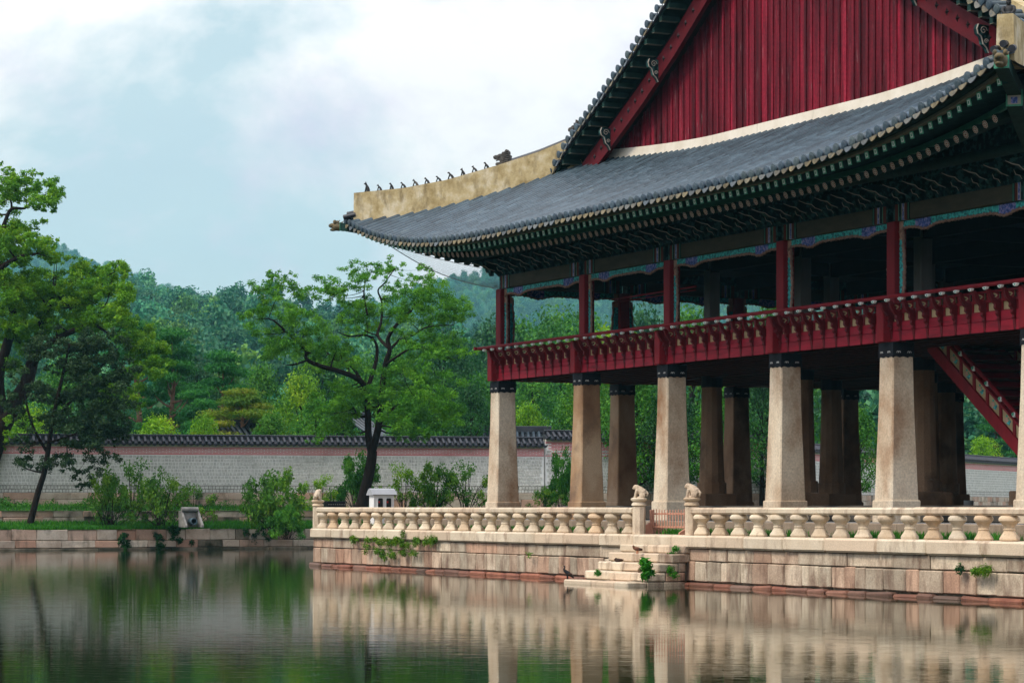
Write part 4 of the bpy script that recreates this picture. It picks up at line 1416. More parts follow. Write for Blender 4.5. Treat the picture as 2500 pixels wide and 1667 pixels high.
# low black trough behind the railing
TR = thing('trough', 'low black trough with pale dots behind the left end of the railing', 'trough', Matrix.Translation(at(817, 1238, 124.5)) @ Matrix.Rotation(PHI + math.pi / 2, 4, 'Z'))
tb = MB().cham(-.47, .47, -.22, .22, -.15, .24, .03)
tb.build('trough_body', M_['black'], TR)
MB().box(-.52, .52, -.26, .26, .24, .29).build('trough_rim', M_['clay'], TR)
d_ = MB()
for k in range(8):
    d_.box(-.40 + k * .11, -.36 + k * .11, -.228, -.222, .12, .15)
d_.build('pale_dots', M_['cream'], TR)
# white pots on the inner floor
for px_, lab in ((2074, 'white round pot on the pavilion floor near the dark middle pillars'), (2365, 'white round pot on the pavilion floor near the red staircase')):
    v_ = 13.0 if px_ < 2200 else 12.0
    u_ = u_at(px_, v_)
    w_ = thing('pot', lab, 'pot', UV(u_, v_, 2.0), 'white pots on the pavilion floor')
    MB().lathe([(.14, 0), (.155, .02), (.16, .15), (.165, .17), (.15, .17), (.14, .13)], 16).build('pot_body', M_['whitepaint'], w_, smooth=40)
    MB().lathe([(.135, .10), (.135, .13)], 14).build('pot_soil', M_['earth'], w_)

# ---- birds
def bird(name, label, M, pts, rad, mat_, legs, legmat, extra, group=None, subsurf=True):
    t = thing(name, label, name if name == 'cormorant' else 'duck', M, group)
    m_ = MB()
    m_.mat(0).tube(pts, rad, 12)
    for c_, r_, k in extra:
        m_.mat(k).ball(c_, r_, 9, 7)
    for l_ in legs:
        m_.mat(2).tube(l_, .011, 6)
    m_.build(name + '_body', mat_, t, smooth=80)
    return t
def image_rz(v):
    return -PHI                       # undo the pavilion's turn: local x runs across the picture
va = -6.30
ua = u_at(1384, va)
s = B(ua, va).y / 6500.0
bird('cormorant', 'black cormorant standing upright on the lowest step at the water', UV(ua, va, .10, -PHI),
     [(17 * s, 0, 2 * s), (13 * s, 0, 6 * s), (7 * s, 0, 11 * s), (0, 0, 16 * s), (-5 * s, 0, 20 * s), (-7.5 * s, 0, 24 * s), (-5 * s, 0, 28 * s), (-6 * s, 0, 31 * s), (-8.5 * s, 0, 32 * s)],
     [1.2 * s, 2.6 * s, 4.6 * s, 5.0 * s, 3.6 * s, 2.2 * s, 1.6 * s, 1.9 * s, .9 * s], [M_['black'], M_['duckdark'], M_['black'], M_['bill']],
     [[(0, -.02, 11 * s), (1 * s, -.02, 0), (-2 * s, -.02, 0)], [(2 * s, .03, 11 * s), (3 * s, .03, 0), (0, .03, 0)]], None,
     [((-11 * s, 0, 32 * s), (3 * s, .6 * s, .6 * s), 3), ((6 * s, -3.2 * s, 12 * s), (7 * s, 2 * s, 3 * s), 1)])
va = -5.34
ua = u_at(1556, va)
s = B(ua, va).y / 6500.0
bird('duck', 'reddish brown duck standing and preening on the second step from the top', UV(ua, va, .79, -PHI),
     [(13 * s, 0, 6 * s), (9 * s, 0, 8 * s), (3 * s, 0, 10 * s), (-4 * s, 0, 11 * s), (-8 * s, 0, 13 * s), (-10 * s, 0, 17 * s), (-8.5 * s, 0, 19 * s)], [.8 * s, 3 * s, 5 * s, 5.2 * s, 3.6 * s, 2.4 * s, 2.0 * s],
     [M_['duck'], M_['duckdark'], M_['orange'], M_['bill']], [[(-1 * s, -.02, 6 * s), (-1 * s, -.02, 0), (-3 * s, -.02, 0)], [(2 * s, .03, 6 * s), (2 * s, .03, 0), (0, .03, 0)]], None,
     [((-6 * s, 0, 17 * s), (2.6 * s, 1 * s, .8 * s), 3), ((6 * s, -3.5 * s, 10 * s), (7 * s, 1.6 * s, 2.8 * s), 1)], 'ducks on the stone steps')
va = -5.70
ua = u_at(1510, va)
s = B(ua, va).y / 6500.0
bird('duck', 'dark brown duck lying down on the third step', UV(ua, va, .56, -PHI),
     [(13 * s, 0, 6 * s), (9 * s, 0, 5 * s), (2 * s, 0, 4.6 * s), (-6 * s, 0, 4.8 * s), (-9 * s, 0, 6 * s), (-6 * s, 0, 9 * s), (-4 * s, 0, 9.5 * s)], [.7 * s, 2.8 * s, 4.6 * s, 4.6 * s, 3 * s, 2.2 * s, 1.6 * s],
     [M_['duckdark'], M_['duck'], M_['orange'], M_['bill']], [], None, [((-2 * s, 0, 9.5 * s), (2.4 * s, .9 * s, .8 * s), 3), ((5 * s, -3 * s, 6 * s), (6 * s, 1.6 * s, 2.4 * s), 0)], 'ducks on the stone steps')
va = -6.02
ua = u_at(1561, va)
s = B(ua, va).y / 6500.0
bird('duck', 'small tan duck sitting on the fourth step beside the grass tuft', UV(ua, va, .33, -PHI),
     [(5 * s, 4 * s, 4 * s), (3 * s, 2 * s, 4.5 * s), (0, 0, 5 * s), (-1 * s, -2 * s, 7 * s), (0, -3 * s, 10 * s), (.5 * s, -3.4 * s, 12.5 * s)], [1 * s, 4 * s, 5.4 * s, 4 * s, 2.2 * s, 2.2 * s],
     [M_['ducklight'], M_['duckdark'], M_['orange'], M_['bill']], [], None, [((.5 * s, -5.5 * s, 12 * s), (.9 * s, 2 * s, .8 * s), 3), ((3.4 * s, -1 * s, 5.5 * s), (2 * s, 4 * s, 3 * s), 1)], 'ducks on the stone steps')

# ---- clay figurines on the hip ridge
def w_at(x):
    k = (x - XC) / F
    return (k * P1[1] - P1[0]) / ((SN + CS) - k * (SN - CS))
HIPR = Matrix.Rotation(math.pi / 4, 4, 'Z')                     # local +x runs up the hip
FIG = [(389, 84, 'hat', 'slim standing clay figurine with a pointed hat at the outer tip of the ridge', .5),
       (490, 58, 'horn', 'small horned clay figurine second from the outer tip of the ridge', .9),
       (590, 63, 'round', 'round headed clay figurine leaning on its arms third from the ridge tip', .6),
       (685, 60, 'bow', 'head bowed clay figurine fourth from the ridge tip', 1.0),
       (785, 64, 'horn', 'brownish horned clay figurine fifth from the ridge tip', 1.0),
       (880, 62, 'plain', 'long backed clay figurine sixth from the ridge tip', .9),
       (975, 58, 'bow', 'crouching clay figurine with drooping head seventh from the ridge tip', 1.1),
       (1075, 70, 'round', 'tall arched clay figurine with a gap under its belly eighth from the ridge tip', 1.0),
       (1175, 68, 'crest', 'upright crested clay figurine ninth from the ridge tip', .6),
       (1270, 62, 'crest', 'long necked clay figurine tenth from the ridge tip', 1.0),
       (1368, 66, 'plain', 'hunched clay figurine last before the dragon head', .8)]
for xx, hh, kind_, lab, lean in FIG:
    px_ = 780 + xx * .2976
    w_ = w_at(px_)
    h = hh * .2976 * B(w_, w_).y / 6500.0
    t = thing('roof_figurine', lab, 'figurine', UV(w_, w_, htop(w_) - .01) @ HIPR, 'clay figurines on the hip ridge')
    m_ = MB()
    hx_ = -.18 * h * lean
    m_.tube([(.34 * h * lean, 0, .02), (.32 * h * lean, 0, .22 * h), (.18 * h * lean, 0, .48 * h), (hx_ * .4, 0, .72 * h), (hx_, 0, .84 * h)], [.14 * h, .17 * h, .15 * h, .11 * h, .09 * h], 9)
    m_.ball((hx_ - .04 * h, 0, .88 * h), (.13 * h, .10 * h, .11 * h), 9, 7)
    m_.ball((hx_ - .16 * h, 0, .85 * h), (.07 * h, .06 * h, .05 * h), 7, 5)
    for s_ in (-1, 1):
        m_.tube([(hx_ * .5, s_ * .07 * h, .66 * h), (hx_ * 1.3, s_ * .08 * h, .3 * h), (hx_ * 1.5 - .03 * h, s_ * .08 * h, 0)], [.06 * h, .05 * h, .055 * h], 6)
        m_.ball((.28 * h * lean, s_ * .12 * h, .1 * h), (.17 * h, .07 * h, .11 * h), 7, 5)
        if kind_ == 'horn':
            m_.tube([(hx_, s_ * .06 * h, .94 * h), (hx_ + .03 * h, s_ * .08 * h, 1.06 * h)], [.03 * h, .01 * h], 5)
    if kind_ == 'hat':
        m_.lathe([(.15 * h, 0), (.06 * h, .04 * h), (.03 * h, .13 * h), (.008 * h, .2 * h)], 8, (hx_ - .03 * h, 0, .92 * h))
    if kind_ == 'crest':
        m_.prism([(hx_ + .06 * h, .8 * h), (hx_ - .05 * h, 1.03 * h), (hx_ + .02 * h, 1.0 * h), (hx_ + .05 * h, 1.08 * h), (hx_ + .10 * h, .92 * h)], lambda p, q, tt: (p, -.02 * h + .04 * h * tt, q))
    m_.ball((.1 * h * lean, 0, .02), (.42 * h, .14 * h, .035), 10, 4)
    m_.build('figurine_body', M_['claybrown'] if 'brownish' in lab else M_['clay'], t, smooth=60)
def dragon(px_, ybase, wpx, hpx, lab, tilt):
    w_ = w_at(px_)
    sc_ = B(w_, w_).y / 6500.0
    t = thing('dragon_head', lab, 'dragon head', UV(w_, w_, htop(w_) - .03) @ HIPR @ Matrix.Rotation(-tilt, 4, 'Y'), 'clay dragon heads on the roof')
    W_, H_ = wpx * sc_ / .98, hpx * sc_
    P = [(-.42, .06), (-.50, .22), (-.40, .30), (-.22, .26), (-.20, .38), (-.34, .46), (-.40, .56), (-.50, .58), (-.52, .78), (-.40, .84), (-.26, .80), (-.12, .84), (0, .80), (.08, .92), (.18, .86), (.30, 1.0), (.36, 1.0),
         (.44, .80), (.40, .62), (.48, .50), (.42, .34), (.44, .16), (.36, .04), (.1, -.04), (-.2, -.06)]
    m_ = MB().prism([(p * W_, q * H_) for p, q in P], lambda p, q, tt: (p, (-.11 + .22 * tt), q))
    for s_ in (-1, 1):
        m_.ball((-.18 * W_, s_ * .11, .66 * H_), (.045, .03, .045), 8, 6)
        m_.ball((-.44 * W_, s_ * .08, .70 * H_), (.06, .05, .06), 8, 6)
        m_.ball((-.38 * W_, s_ * .08, .2 * H_), (.08, .05, .05), 8, 6)
        for k in range(6):
            m_.tube([(-.05 * W_ + .02 * k, s_ * .11, (.15 + .12 * k) * H_), (.18 * W_, s_ * .135, (.18 + .125 * k) * H_), (.42 * W_, s_ * .12, (.12 + .15 * k) * H_)], [.03, .035, .012], 6)
    for k in range(4):
        m_.tube([((-.44 + .07 * k) * W_, 0, .50 * H_), ((-.44 + .07 * k) * W_, 0, .40 * H_)], [.022, .006], 5)
    m_.build('dragon_head_body', M_['claybrown'], t, smooth=35)
dragon(1233, 400, 42, 34, 'brown grey open mouthed dragon head halfway up the plaster ridge', .25)
w2 = 1.55
dragon(1419, 322, 34, 40, 'dark dragon head where the ridge meets the gable edge', .55)
# figure on the right ridge end
t = thing('roof_figurine', 'seated clay figurine on the square ridge end at the upper right corner', 'figurine', PAVM @ Matrix.Translation(diag(UW, 1, -3.3, htop(-3.4) - .01)) @ Matrix.Rotation(math.radians(135), 4, 'Z'), 'clay figurines on the hip ridge')
m_ = MB()
m_.ball((0, 0, .07), (.12, .14, .08), 10, 6)
m_.tube([(.05, 0, .05), (.03, 0, .18), (-.01, 0, .27)], [.11, .12, .06], 10)
m_.ball((-.03, 0, .32), (.06, .06, .065), 9, 7)
m_.lathe([(.07, 0), (.03, .04), (.015, .07)], 8, (-.03, 0, .37))
for s_ in (-1, 1):
    m_.tube([(0, s_ * .10, .22), (-.08, s_ * .13, .14), (-.10, s_ * .07, .06)], [.045, .04, .035], 7)
m_.build('figurine_body', M_['clay'], t, smooth=60)

# ---- bird net under the left eave
NET = thing('bird_net', 'fine grey bird net stretched under the left eave corner', 'net', PAVM)
m_ = MB()
A_, B_ = [], []
for i in range(45):
    vv = -2.9 + 10 * i / 44
    A_.append(Vector((-2.75, vv, 9.62 + .9 * lift(vv + OB))))
    vb = -.2 + 8 * i / 44
    B_.append(Vector((-.22, vb, 9.10)))
K = 18
def netp(i, j):
    f_ = j / K
    return A_[i].lerp(B_[i], f_) - Vector((0, 0, .25 * math.sin(math.pi * f_)))
for i in range(0, 45):
    m_.tube([netp(i, j) for j in range(0, K + 1, 3)], .003, 3, cap=False)
for j in range(K + 1):
    m_.tube([netp(i, j) for i in range(0, 45, 4)], .012 if j in (0, K) else .003, 3, cap=False)
m_.tube([netp(0, j) for j in range(K + 1)], .016, 5)
m_.build('net_mesh', M_['net'], NET, fix=False)
# ================================================================== foliage tools
def mesh_np(name, V, nf, k, mat_, tint=None):
    me = bpy.data.meshes.new(name)
    me.vertices.add(len(V))
    me.vertices.foreach_set('co', V.astype(np.float32).ravel())
    me.loops.add(nf * k)
    me.loops.foreach_set('vertex_index', np.arange(nf * k, dtype=np.int32))
    me.polygons.add(nf)
    me.polygons.foreach_set('loop_start', np.arange(0, nf * k, k, dtype=np.int32))
    me.materials.append(mat_)
    if tint is not None:
        a = me.attributes.new('tint', 'FLOAT', 'FACE')
        a.data.foreach_set('value', tint.astype(np.float32))
    me.update(calc_edges=True)
    return me
def norm(a):
    return a / np.maximum(np.linalg.norm(a, axis=1, keepdims=True), 1e-9)
def leaves(centers, radii, counts, size, aspect=.45, up=.5, out=.5, rng=None, shell=.45, droop=0.0, along_=0.0, ctint=.35):
    "numpy leaf quads scattered through ellipsoids; returns vertices and tints"
    rng = rng or RNG
    idx = np.repeat(np.arange(len(centers)), counts)
    n = len(idx)
    C = np.asarray(centers, float)[idx]
    R = np.asarray(radii, float)[idx]
    d = norm(rng.normal(size=(n, 3)))
    r = rng.random((n, 1)) ** shell
    lump = 1 + .18 * np.sin(d[:, :1] * 5 + idx[:, None]) * np.cos(d[:, 1:2] * 4 + idx[:, None] * 2)
    P = C + d * r * R * lump
    nn = norm(rng.normal(size=(n, 3)) * .75 + np.array([0, 0, up]) + d * out)
    t = rng.normal(size=(n, 3)) + d * along_
    t[:, 2] -= droop
    t = norm(t - nn * (t * nn).sum(1, keepdims=True))
    s = np.cross(nn, t)
    L_ = size * rng.uniform(.65, 1.3, (n, 1))
    Wd = L_ * aspect
    V = np.empty((n, 4, 3))
    V[:, 0] = P - t * L_ * .5
    V[:, 1] = P + s * Wd * .5 + nn * Wd * .12
    V[:, 2] = P + t * L_ * .5 - np.array([0, 0, 1]) * L_ * .12
    V[:, 3] = P - s * Wd * .5 + nn * Wd * .12
    ct = rng.random(len(centers))
    tint = np.clip(.5 + (ct[idx] - .5) * ctint * 2 + rng.normal(size=n) * .16, 0, 1)
    return V.reshape(-1, 3), tint
def leaf_mesh(name, mat_, *sets):
    V = np.concatenate([a for a, b in sets])
    t = np.concatenate([b for a, b in sets])
    return mesh_np(name, V, len(t), 4, mat_, t)
def blades(pts, h, w, mat_, name, rng=None, lean=.35, hang=0.0):
    rng = rng or RNG
    P = np.asarray(pts, float)
    n = len(P)
    an = rng.random(n) * 2 * math.pi
    d = np.stack([np.cos(an), np.sin(an), np.zeros(n)], 1)
    hh = h * rng.uniform(.5, 1.25, (n, 1))
    s = np.stack([-d[:, 1], d[:, 0], np.zeros(n)], 1) * w
    ln = d * lean * hh * rng.random((n, 1))
    upv = np.array([0, 0, 1.0])
    V = np.empty((n, 4, 3))
    V[:, 0] = P - s
    V[:, 1] = P + s
    V[:, 2] = P + s * .6 + upv * hh * .6 + ln * .5
    V[:, 3] = P + upv * hh * (1 - hang) + ln * 1.4
    return mesh_np(name, V.reshape(-1, 3), n, 4, mat_, rng.random(n))
def bez(a, b, c, n=6):
    return [a * (1 - t) ** 2 + b * 2 * t * (1 - t) + c * t * t for t in [i / n for i in range(n + 1)]]

# ---- prototypes of the trees beyond the wall (each ten metres tall, eight wide)
def broadleaf(seed, mat_, n=46, per=170, size=.27, low=.18, fill=1.0):
    rng = np.random.default_rng(seed)
    cs, rs = [], []
    for i in range(n):
        a = i * 2.39996
        f_ = (i + .5) / n
        z = low + (1 - low) * f_
        prof_ = math.sin(math.pi * min(1, (.12 + .88 * (z - low) / (1 - low))) ** .85) ** .6
        rad = prof_ * rng.uniform(.45, 1.0) * 3.3 * fill
        cs.append((rad * math.cos(a), rad * math.sin(a), z * 9.3))
        q = rng.uniform(.75, 1.35)
        rs.append((1.15 * q, 1.15 * q, .85 * q))
    crown = leaf_mesh('crown', mat_, leaves(cs, rs, [per] * n, size, .55, .55, .6, rng))
    m_ = MB()
    trunk = [Vector((0, 0, -.5)), Vector((.1, .05, 2.0)), Vector((-.05, .1, 4.5)), Vector((.1, 0, 7.0)), Vector((0, 0, 8.8))]
    m_.tube(trunk, [.30, .24, .18, .10, .03], 8)
    for i in range(0, n, 2):
        c_ = Vector(cs[i])
        zb = max(1.5, c_.z - 1.2 - .4 * math.hypot(c_.x, c_.y))
        b0 = Vector((0, 0, min(zb, 8)))
        m_.tube(bez(b0, (b0 + c_) * .5 + Vector((0, 0, -.3)), c_, 4), [.09, .075, .06, .04, .02], 5)
    tm = m_.mesh('trunk', M_['bark'], smooth=60, fix=False)
    return tm, crown
def pine(seed, mat_, n=24, per=300, low=.34):
    rng = np.random.default_rng(seed)
    cs, rs = [], []
    m_ = MB()
    bend = [Vector((0, 0, -.5)), Vector((.25, .1, 2.2)), Vector((-.15, .2, 4.6)), Vector((.15, 0, 7.0)), Vector((0, 0, 9.2))]
    m_.tube(bend, [.32, .27, .21, .13, .04], 9)
    for i in range(n):
        a = i * 2.39996 + rng.uniform(-.3, .3)
        f_ = i / (n - 1)
        z = (low + (1 - low) * f_) * 9.4
        rad = (1 - f_ ** 1.7) * rng.uniform(.45, 1.0) * 3.7 + .2
        c_ = Vector((rad * math.cos(a), rad * math.sin(a), z + rng.uniform(-.2, .3)))
        cs.append(tuple(c_))
        q = rng.uniform(.75, 1.25)
        rs.append((1.45 * q, 1.45 * q, .34 * q))
        b0 = Vector((0, 0, max(1.5, z - .9)))
        m_.tube(bez(b0, (b0 + c_) * .5 + Vector((0, 0, -.35)), c_, 4), [.09, .07, .05, .04, .02], 5)
    crown = leaf_mesh('crown', mat_, leaves(cs, rs, [int(per * 2.2)] * n, .36, .20, .9, .3, rng, shell=.6, along_=.8))
    return m_.mesh('trunk', M_['pinebark'], smooth=60, fix=False), crown
PRO = {
    'Y': [broadleaf(1, LF['yellow'], 34, 190, .27), broadleaf(2, LF['yellow'], 40, 170, .26)],
    'M': [broadleaf(3, LF['mid']), broadleaf(4, LF['mid'], 40), broadleaf(5, LF['mid'], 52, 150, .26)],
    'D': [broadleaf(6, LF['dark'], 54, 170), broadleaf(7, LF['dark'], 46)],
    'P': [pine(8, LF['pine']), pine(9, LF['pine'], 20, 320, .42)],
    'R': [pine(10, LF['rustpine'], 24, 300, .5)],
}
GZ = 2.0
def tree(kind_, cx, top, wid, Y, label, group=None, k=0, gz=GZ, name=None, rz=0.0, flat=1.0):
    b = at(cx, YH, Y)
    h = HC + (YH - top) / F * Y - gz
    w = wid / F * Y
    tm, cm = PRO[kind_][k % len(PRO[kind_])]
    sx_ = max(w / 8.2, .72 * h / 10)
    M = Matrix.Translation((b.x, b.y, gz)) @ Matrix.Diagonal((sx_, sx_, h / 10.0, 1)) @ Matrix.Rotation(rz, 4, 'Z')
    t = thing(name or ('pine_tree' if kind_ in 'PR' else 'tree'), label, 'pine tree' if kind_ in 'PR' else 'tree', M, group)
    put('trunk', tm, t)
    put('crown', cm, t)
    return t

# ================================================================== pond, banks and ground
def sheet(name, pts, mat_, kind_='structure'):
    m_ = MB()
    m_.add(pts, [tuple(range(len(pts)))])
    return m_.build(name, mat_, None, fix=False, kind=kind_)
wm = bpy.data.materials.new('pond water')
wm.use_nodes = True
t_ = wm.node_tree
p_ = t_.nodes['Principled BSDF']
p_.inputs['Base Color'].default_value = (.010, .018, .004, 1)
p_.inputs['Roughness'].default_value = .015
p_.inputs['IOR'].default_value = 1.26
g_ = N(t_, 'ShaderNodeNewGeometry')
hs = []
for sc_, ns_, dist in (((.22, .8, 1), 1.0, .0020), ((.5, 2.0, 1), 2.0, .0011), ((.8, 4.6, 1), 2.6, .0007)):
    mp_ = N(t_, 'ShaderNodeMapping')
    mp_.inputs['Scale'].default_value = sc_
    mp_.inputs['Rotation'].default_value = (0, 0, math.radians(6))
    lk(t_, g_.outputs['Position'], mp_.inputs['Vector'])
    nn_ = N(t_, 'ShaderNodeTexNoise')
    nn_.inputs['Scale'].default_value = ns_
    nn_.inputs['Detail'].default_value = 2.0
    lk(t_, mp_.outputs[0], nn_.inputs['Vector'])
    mm = N(t_, 'ShaderNodeMath', operation='MULTIPLY')
    mm.inputs[1].default_value = dist
    lk(t_, nn_.outputs['Fac'], mm.inputs[0])
    hs.append(mm)
a1 = N(t_, 'ShaderNodeMath', operation='ADD')
a2 = N(t_, 'ShaderNodeMath', operation='ADD')
lk(t_, hs[0].outputs[0], a1.inputs[0]); lk(t_, hs[1].outputs[0], a1.inputs[1])
lk(t_, a1.outputs[0], a2.inputs[0]); lk(t_, hs[2].outputs[0], a2.inputs[1])
bn_ = N(t_, 'ShaderNodeBump')
bn_.inputs['Strength'].default_value = 1.0
bn_.inputs['Distance'].default_value = 1.0
lk(t_, a2.outputs[0], bn_.inputs['Height'])
lk(t_, bn_.outputs[0], p_.inputs['Normal'])
BU = -39.8
sheet('water', [B(BU - .1, -260, 0), B(150, -260, 0), B(150, 260, 0), B(BU - .1, 260, 0)], wm)
sheet('pond_bed', [B(BU - 1, -260, -1.4), B(150, -260, -1.4), B(150, 260, -1.4), B(BU - 1, 260, -1.4)], M_['earth'])
W2U = -43.6
sheet('lower_terrace', [B(BU + .02, -160, .93), B(BU + .02, 200, .93), B(W2U - .1, 200, 1.24), B(W2U - .1, -160, 1.24)], M_['soil'])
sheet('upper_terrace', [B(W2U + .02, -160, 1.78), B(W2U + .02, 200, 1.78), B(-47.0, 200, 2.02), B(-47.0, -160, 2.02)], M_['soil'])
sheet('ground', [B(-47.0, -160, 2.02), B(-47.0, 200, 2.02), B(-60, 4000, 2.0), B(-9000, 4000, 2.0), B(-9000, -4000, 2.0), B(-60, -4000, 2.0)], M_['soil'])

def stone_row(parent, u, z0, z1, va_, vb_, lens, mat_, depth=.5, c=.02, j=.015, out=.03, gap=.015, miss=0.0, nm='bank_stone'):
    v = va_
    while v < vb_:
        l_ = random.uniform(*lens)
        if random.random() > miss:
            o_ = random.uniform(-out, out)
            mm_ = mat_ if random.random() > .1 else 'slabdark'
            MB().cham(u - depth, u + o_, v + gap / 2, v + l_ - gap / 2, z0 + random.uniform(0, j), z1 - .004 - random.uniform(0, j), c, j).build(nm, M_[mm_], parent)
        v += l_
va_, vb_ = v_at(-90, BU), v_at(960, BU)
BK = thing('pond_bank_wall', 'low retaining wall of pale granite blocks along the far pond edge', 'retaining wall', PAVM)
MB().box(BU - 1.0, BU - .12, va_ - 60, vb_ + 120, -1.0, .92).build('bank_core', M_['slabdark'], BK)
stone_row(BK, BU + .12, -.4, .10, va_, vb_, (1.2, 2.4), 'slabdark', gap=.02)
stone_row(BK, BU + .04, .10, .44, va_, vb_, (.7, 1.7), 'slab')
stone_row(BK, BU, .44, .95, va_, vb_, (.6, 1.6), 'slab', out=.05)
B2 = thing('garden_retaining_wall', 'rough darker block wall between the two grass terraces', 'retaining wall', PAVM)
MB().box(W2U - 1.0, W2U - .15, va_ - 60, vb_ + 120, 0.8, 1.74).build('wall_core', M_['slabdark'], B2)
stone_row(B2, W2U, 1.12, 1.48, va_ - 1, vb_ + 2, (.8, 2.0), 'slab', out=.08, miss=.06)
stone_row(B2, W2U - .03, 1.48, 1.78, va_ - 1, vb_ + 2, (.7, 1.7), 'slab', out=.08, miss=.12)

# ================================================================== palace wall
def wall(name_label, p0, p1, parts_from=0, extra=0.0, tiles=True):
    p0, p1 = Vector((p0.x, p0.y, 0)), Vector((p1.x, p1.y, 0))
    Ln = (p1 - p0).length
    an = math.atan2(p1.y - p0.y, p1.x - p0.x)
    t = thing('palace_wall', name_label, 'wall', Matrix.Translation((p0.x, p0.y, 2.0)) @ Matrix.Rotation(an, 4, 'Z'), 'tile capped palace walls')
    Z = lambda z: z - 2.0 + (extra if z > 4 else 0)
    MB().box(0, Ln, .03, .6, 1.05, Z(5.02)).build('wall_mortar', M_['mortar'], t)
    MB().box(0, Ln, .028, .6, -.3, 1.049).build('weathered_mortar', M_['oldmortar'], t)
    # dressed stones at the foot
    for z0, z1 in ((-.25, .33), (.335, .66)):
        x = 0.0
        while x < Ln:
            l_ = random.uniform(.8, 1.7)
            MB().cham(x + .008, min(x + l_, Ln) - .008, random.uniform(-.07, -.03), .3, z0, z1, .02, .008).build('foot_stone', M_['slab'], t)
            x += l_
    m_ = MB()
    n = int(Ln / .185)
    z, row = .675, 0
    zend = Z(4.53)
    rows = int((zend - z) / .158)
    rh = (zend - z) / rows
    for r_ in range(rows):
        x = -.09 * (r_ % 2) + random.uniform(-.03, .03)
        while x < Ln:
            w = random.uniform(.14, .20)
            if x > 0 and x + w < Ln:
                d_ = random.uniform(.0, .012)
                y0 = .008 - d_
                a, b, c_, e = x, x + w - .026, z + r_ * rh + .013, z + (r_ + 1) * rh - .015
                i = .008
                m_.add([(a, .032, c_), (b, .032, c_), (b, .032, e), (a, .032, e), (a + i, y0, c_ + i), (b - i, y0, c_ + i), (b - i, y0, e - i), (a + i, y0, e - i)],
                       [(4, 5, 6, 7), (0, 1, 5, 4), (1, 2, 6, 5), (2, 3, 7, 6), (3, 0, 4, 7)])
            x += w
    m_.build('wall_blocks', M_['block'], t, fix=False, kind='stuff')
    m_ = MB()
    nb = 6 if extra == 0 else 10
    zb0, zb1 = Z(4.55), Z(4.93)
    if extra:
        zb0 = 4.55 - 2
    for r_ in range(nb):
        h = (zb1 - zb0) / nb
        z0 = zb0 + r_ * h
        if r_ in (0, nb - 1):
            m_.box(0, Ln, .006, .031, z0 + .012, z0 + h - .012)
            continue
        x = -.16 * (r_ % 2)
        while x < Ln:
            if x > 0:
                m_.box(x, min(x + .29, Ln), .010, .031, z0 + .017, z0 + h - .017)
            x += .325
    m_.build('wall_bricks', M_['brick'], t, fix=False, kind='stuff')
    MB().box(0, Ln, -.04, .7, Z(4.97), Z(5.06)).build('plaster_cornice', M_['whiteplaster'], t)
    # tiled cap
    zr_ = Z(5.50)
    MB().prism([(-.20, Z(5.11)), (.31, Z(5.40)), (.31, Z(5.06)), (-.17, Z(5.06))], lambda p, q, tt: (Ln * tt, p, q)).build('cap_slope', M_['tiledark'], t)
    MB().prism([(.31, Z(5.40)), (.95, Z(5.08)), (.92, Z(5.04)), (.31, Z(5.06))], lambda p, q, tt: (Ln * tt, p, q)).build('cap_slope', M_['tiledark'], t)
    m_ = MB()
    m_.prism([(.20, Z(5.32)), (.42, Z(5.32)), (.41, Z(5.50)), (.36, Z(5.56)), (.26, Z(5.56)), (.21, Z(5.50))], lambda p, q, tt: (Ln * tt, p, q))
    for zz in (5.38, 5.44, 5.50):
        m_.box(0, Ln, .17, .45, Z(zz), Z(zz) + .02)
    m_.build('cap_ridge', M_['tiledark'], t)
    ct = MB().tube([(0, -.26, .05), (0, .24, .33)], .078, 8).mesh('cap_tile', M_['tiledark'], smooth=50)
    ed = MB().lathe([(.085, 0), (.085, .03)], 10).mesh('cap_tile_end', M_['tiledark'])
    dp = MB().prism([(p * .9, q) for p, q in leafp], lambda p, q, tt: (p, -.012 + .024 * tt, q)).mesh('cap_drip_tile', M_['tiledark'])
    n = int(Ln / .30)
    for k in range(n):
        x = .15 + (Ln - .3) * k / max(n - 1, 1)
        put('cap_tile', ct, t, T(x, 0, Z(5.10)))
        put('cap_drip_tile', dp, t, T(x + .15, -.25, Z(5.12)))
    return t
WA0, WA1 = at(-110, YH, 129.0), at(1328, YH, 136.0)
wall('long grey block wall with pink brick band and black tile cap left of the pillars', WA0, WA1)
WB0, WB1 = at(1332, YH, 136.1), at(1945, YH, 140.0)
wall('raised wall section with taller brick band behind the pillars', WB0, WB1, extra=.36)
WC0, WC1 = at(1950, YH, 147.0), at(2660, YH, 216.0)
wall('far pale wall section seen beside the red staircase', WC0, WC1)
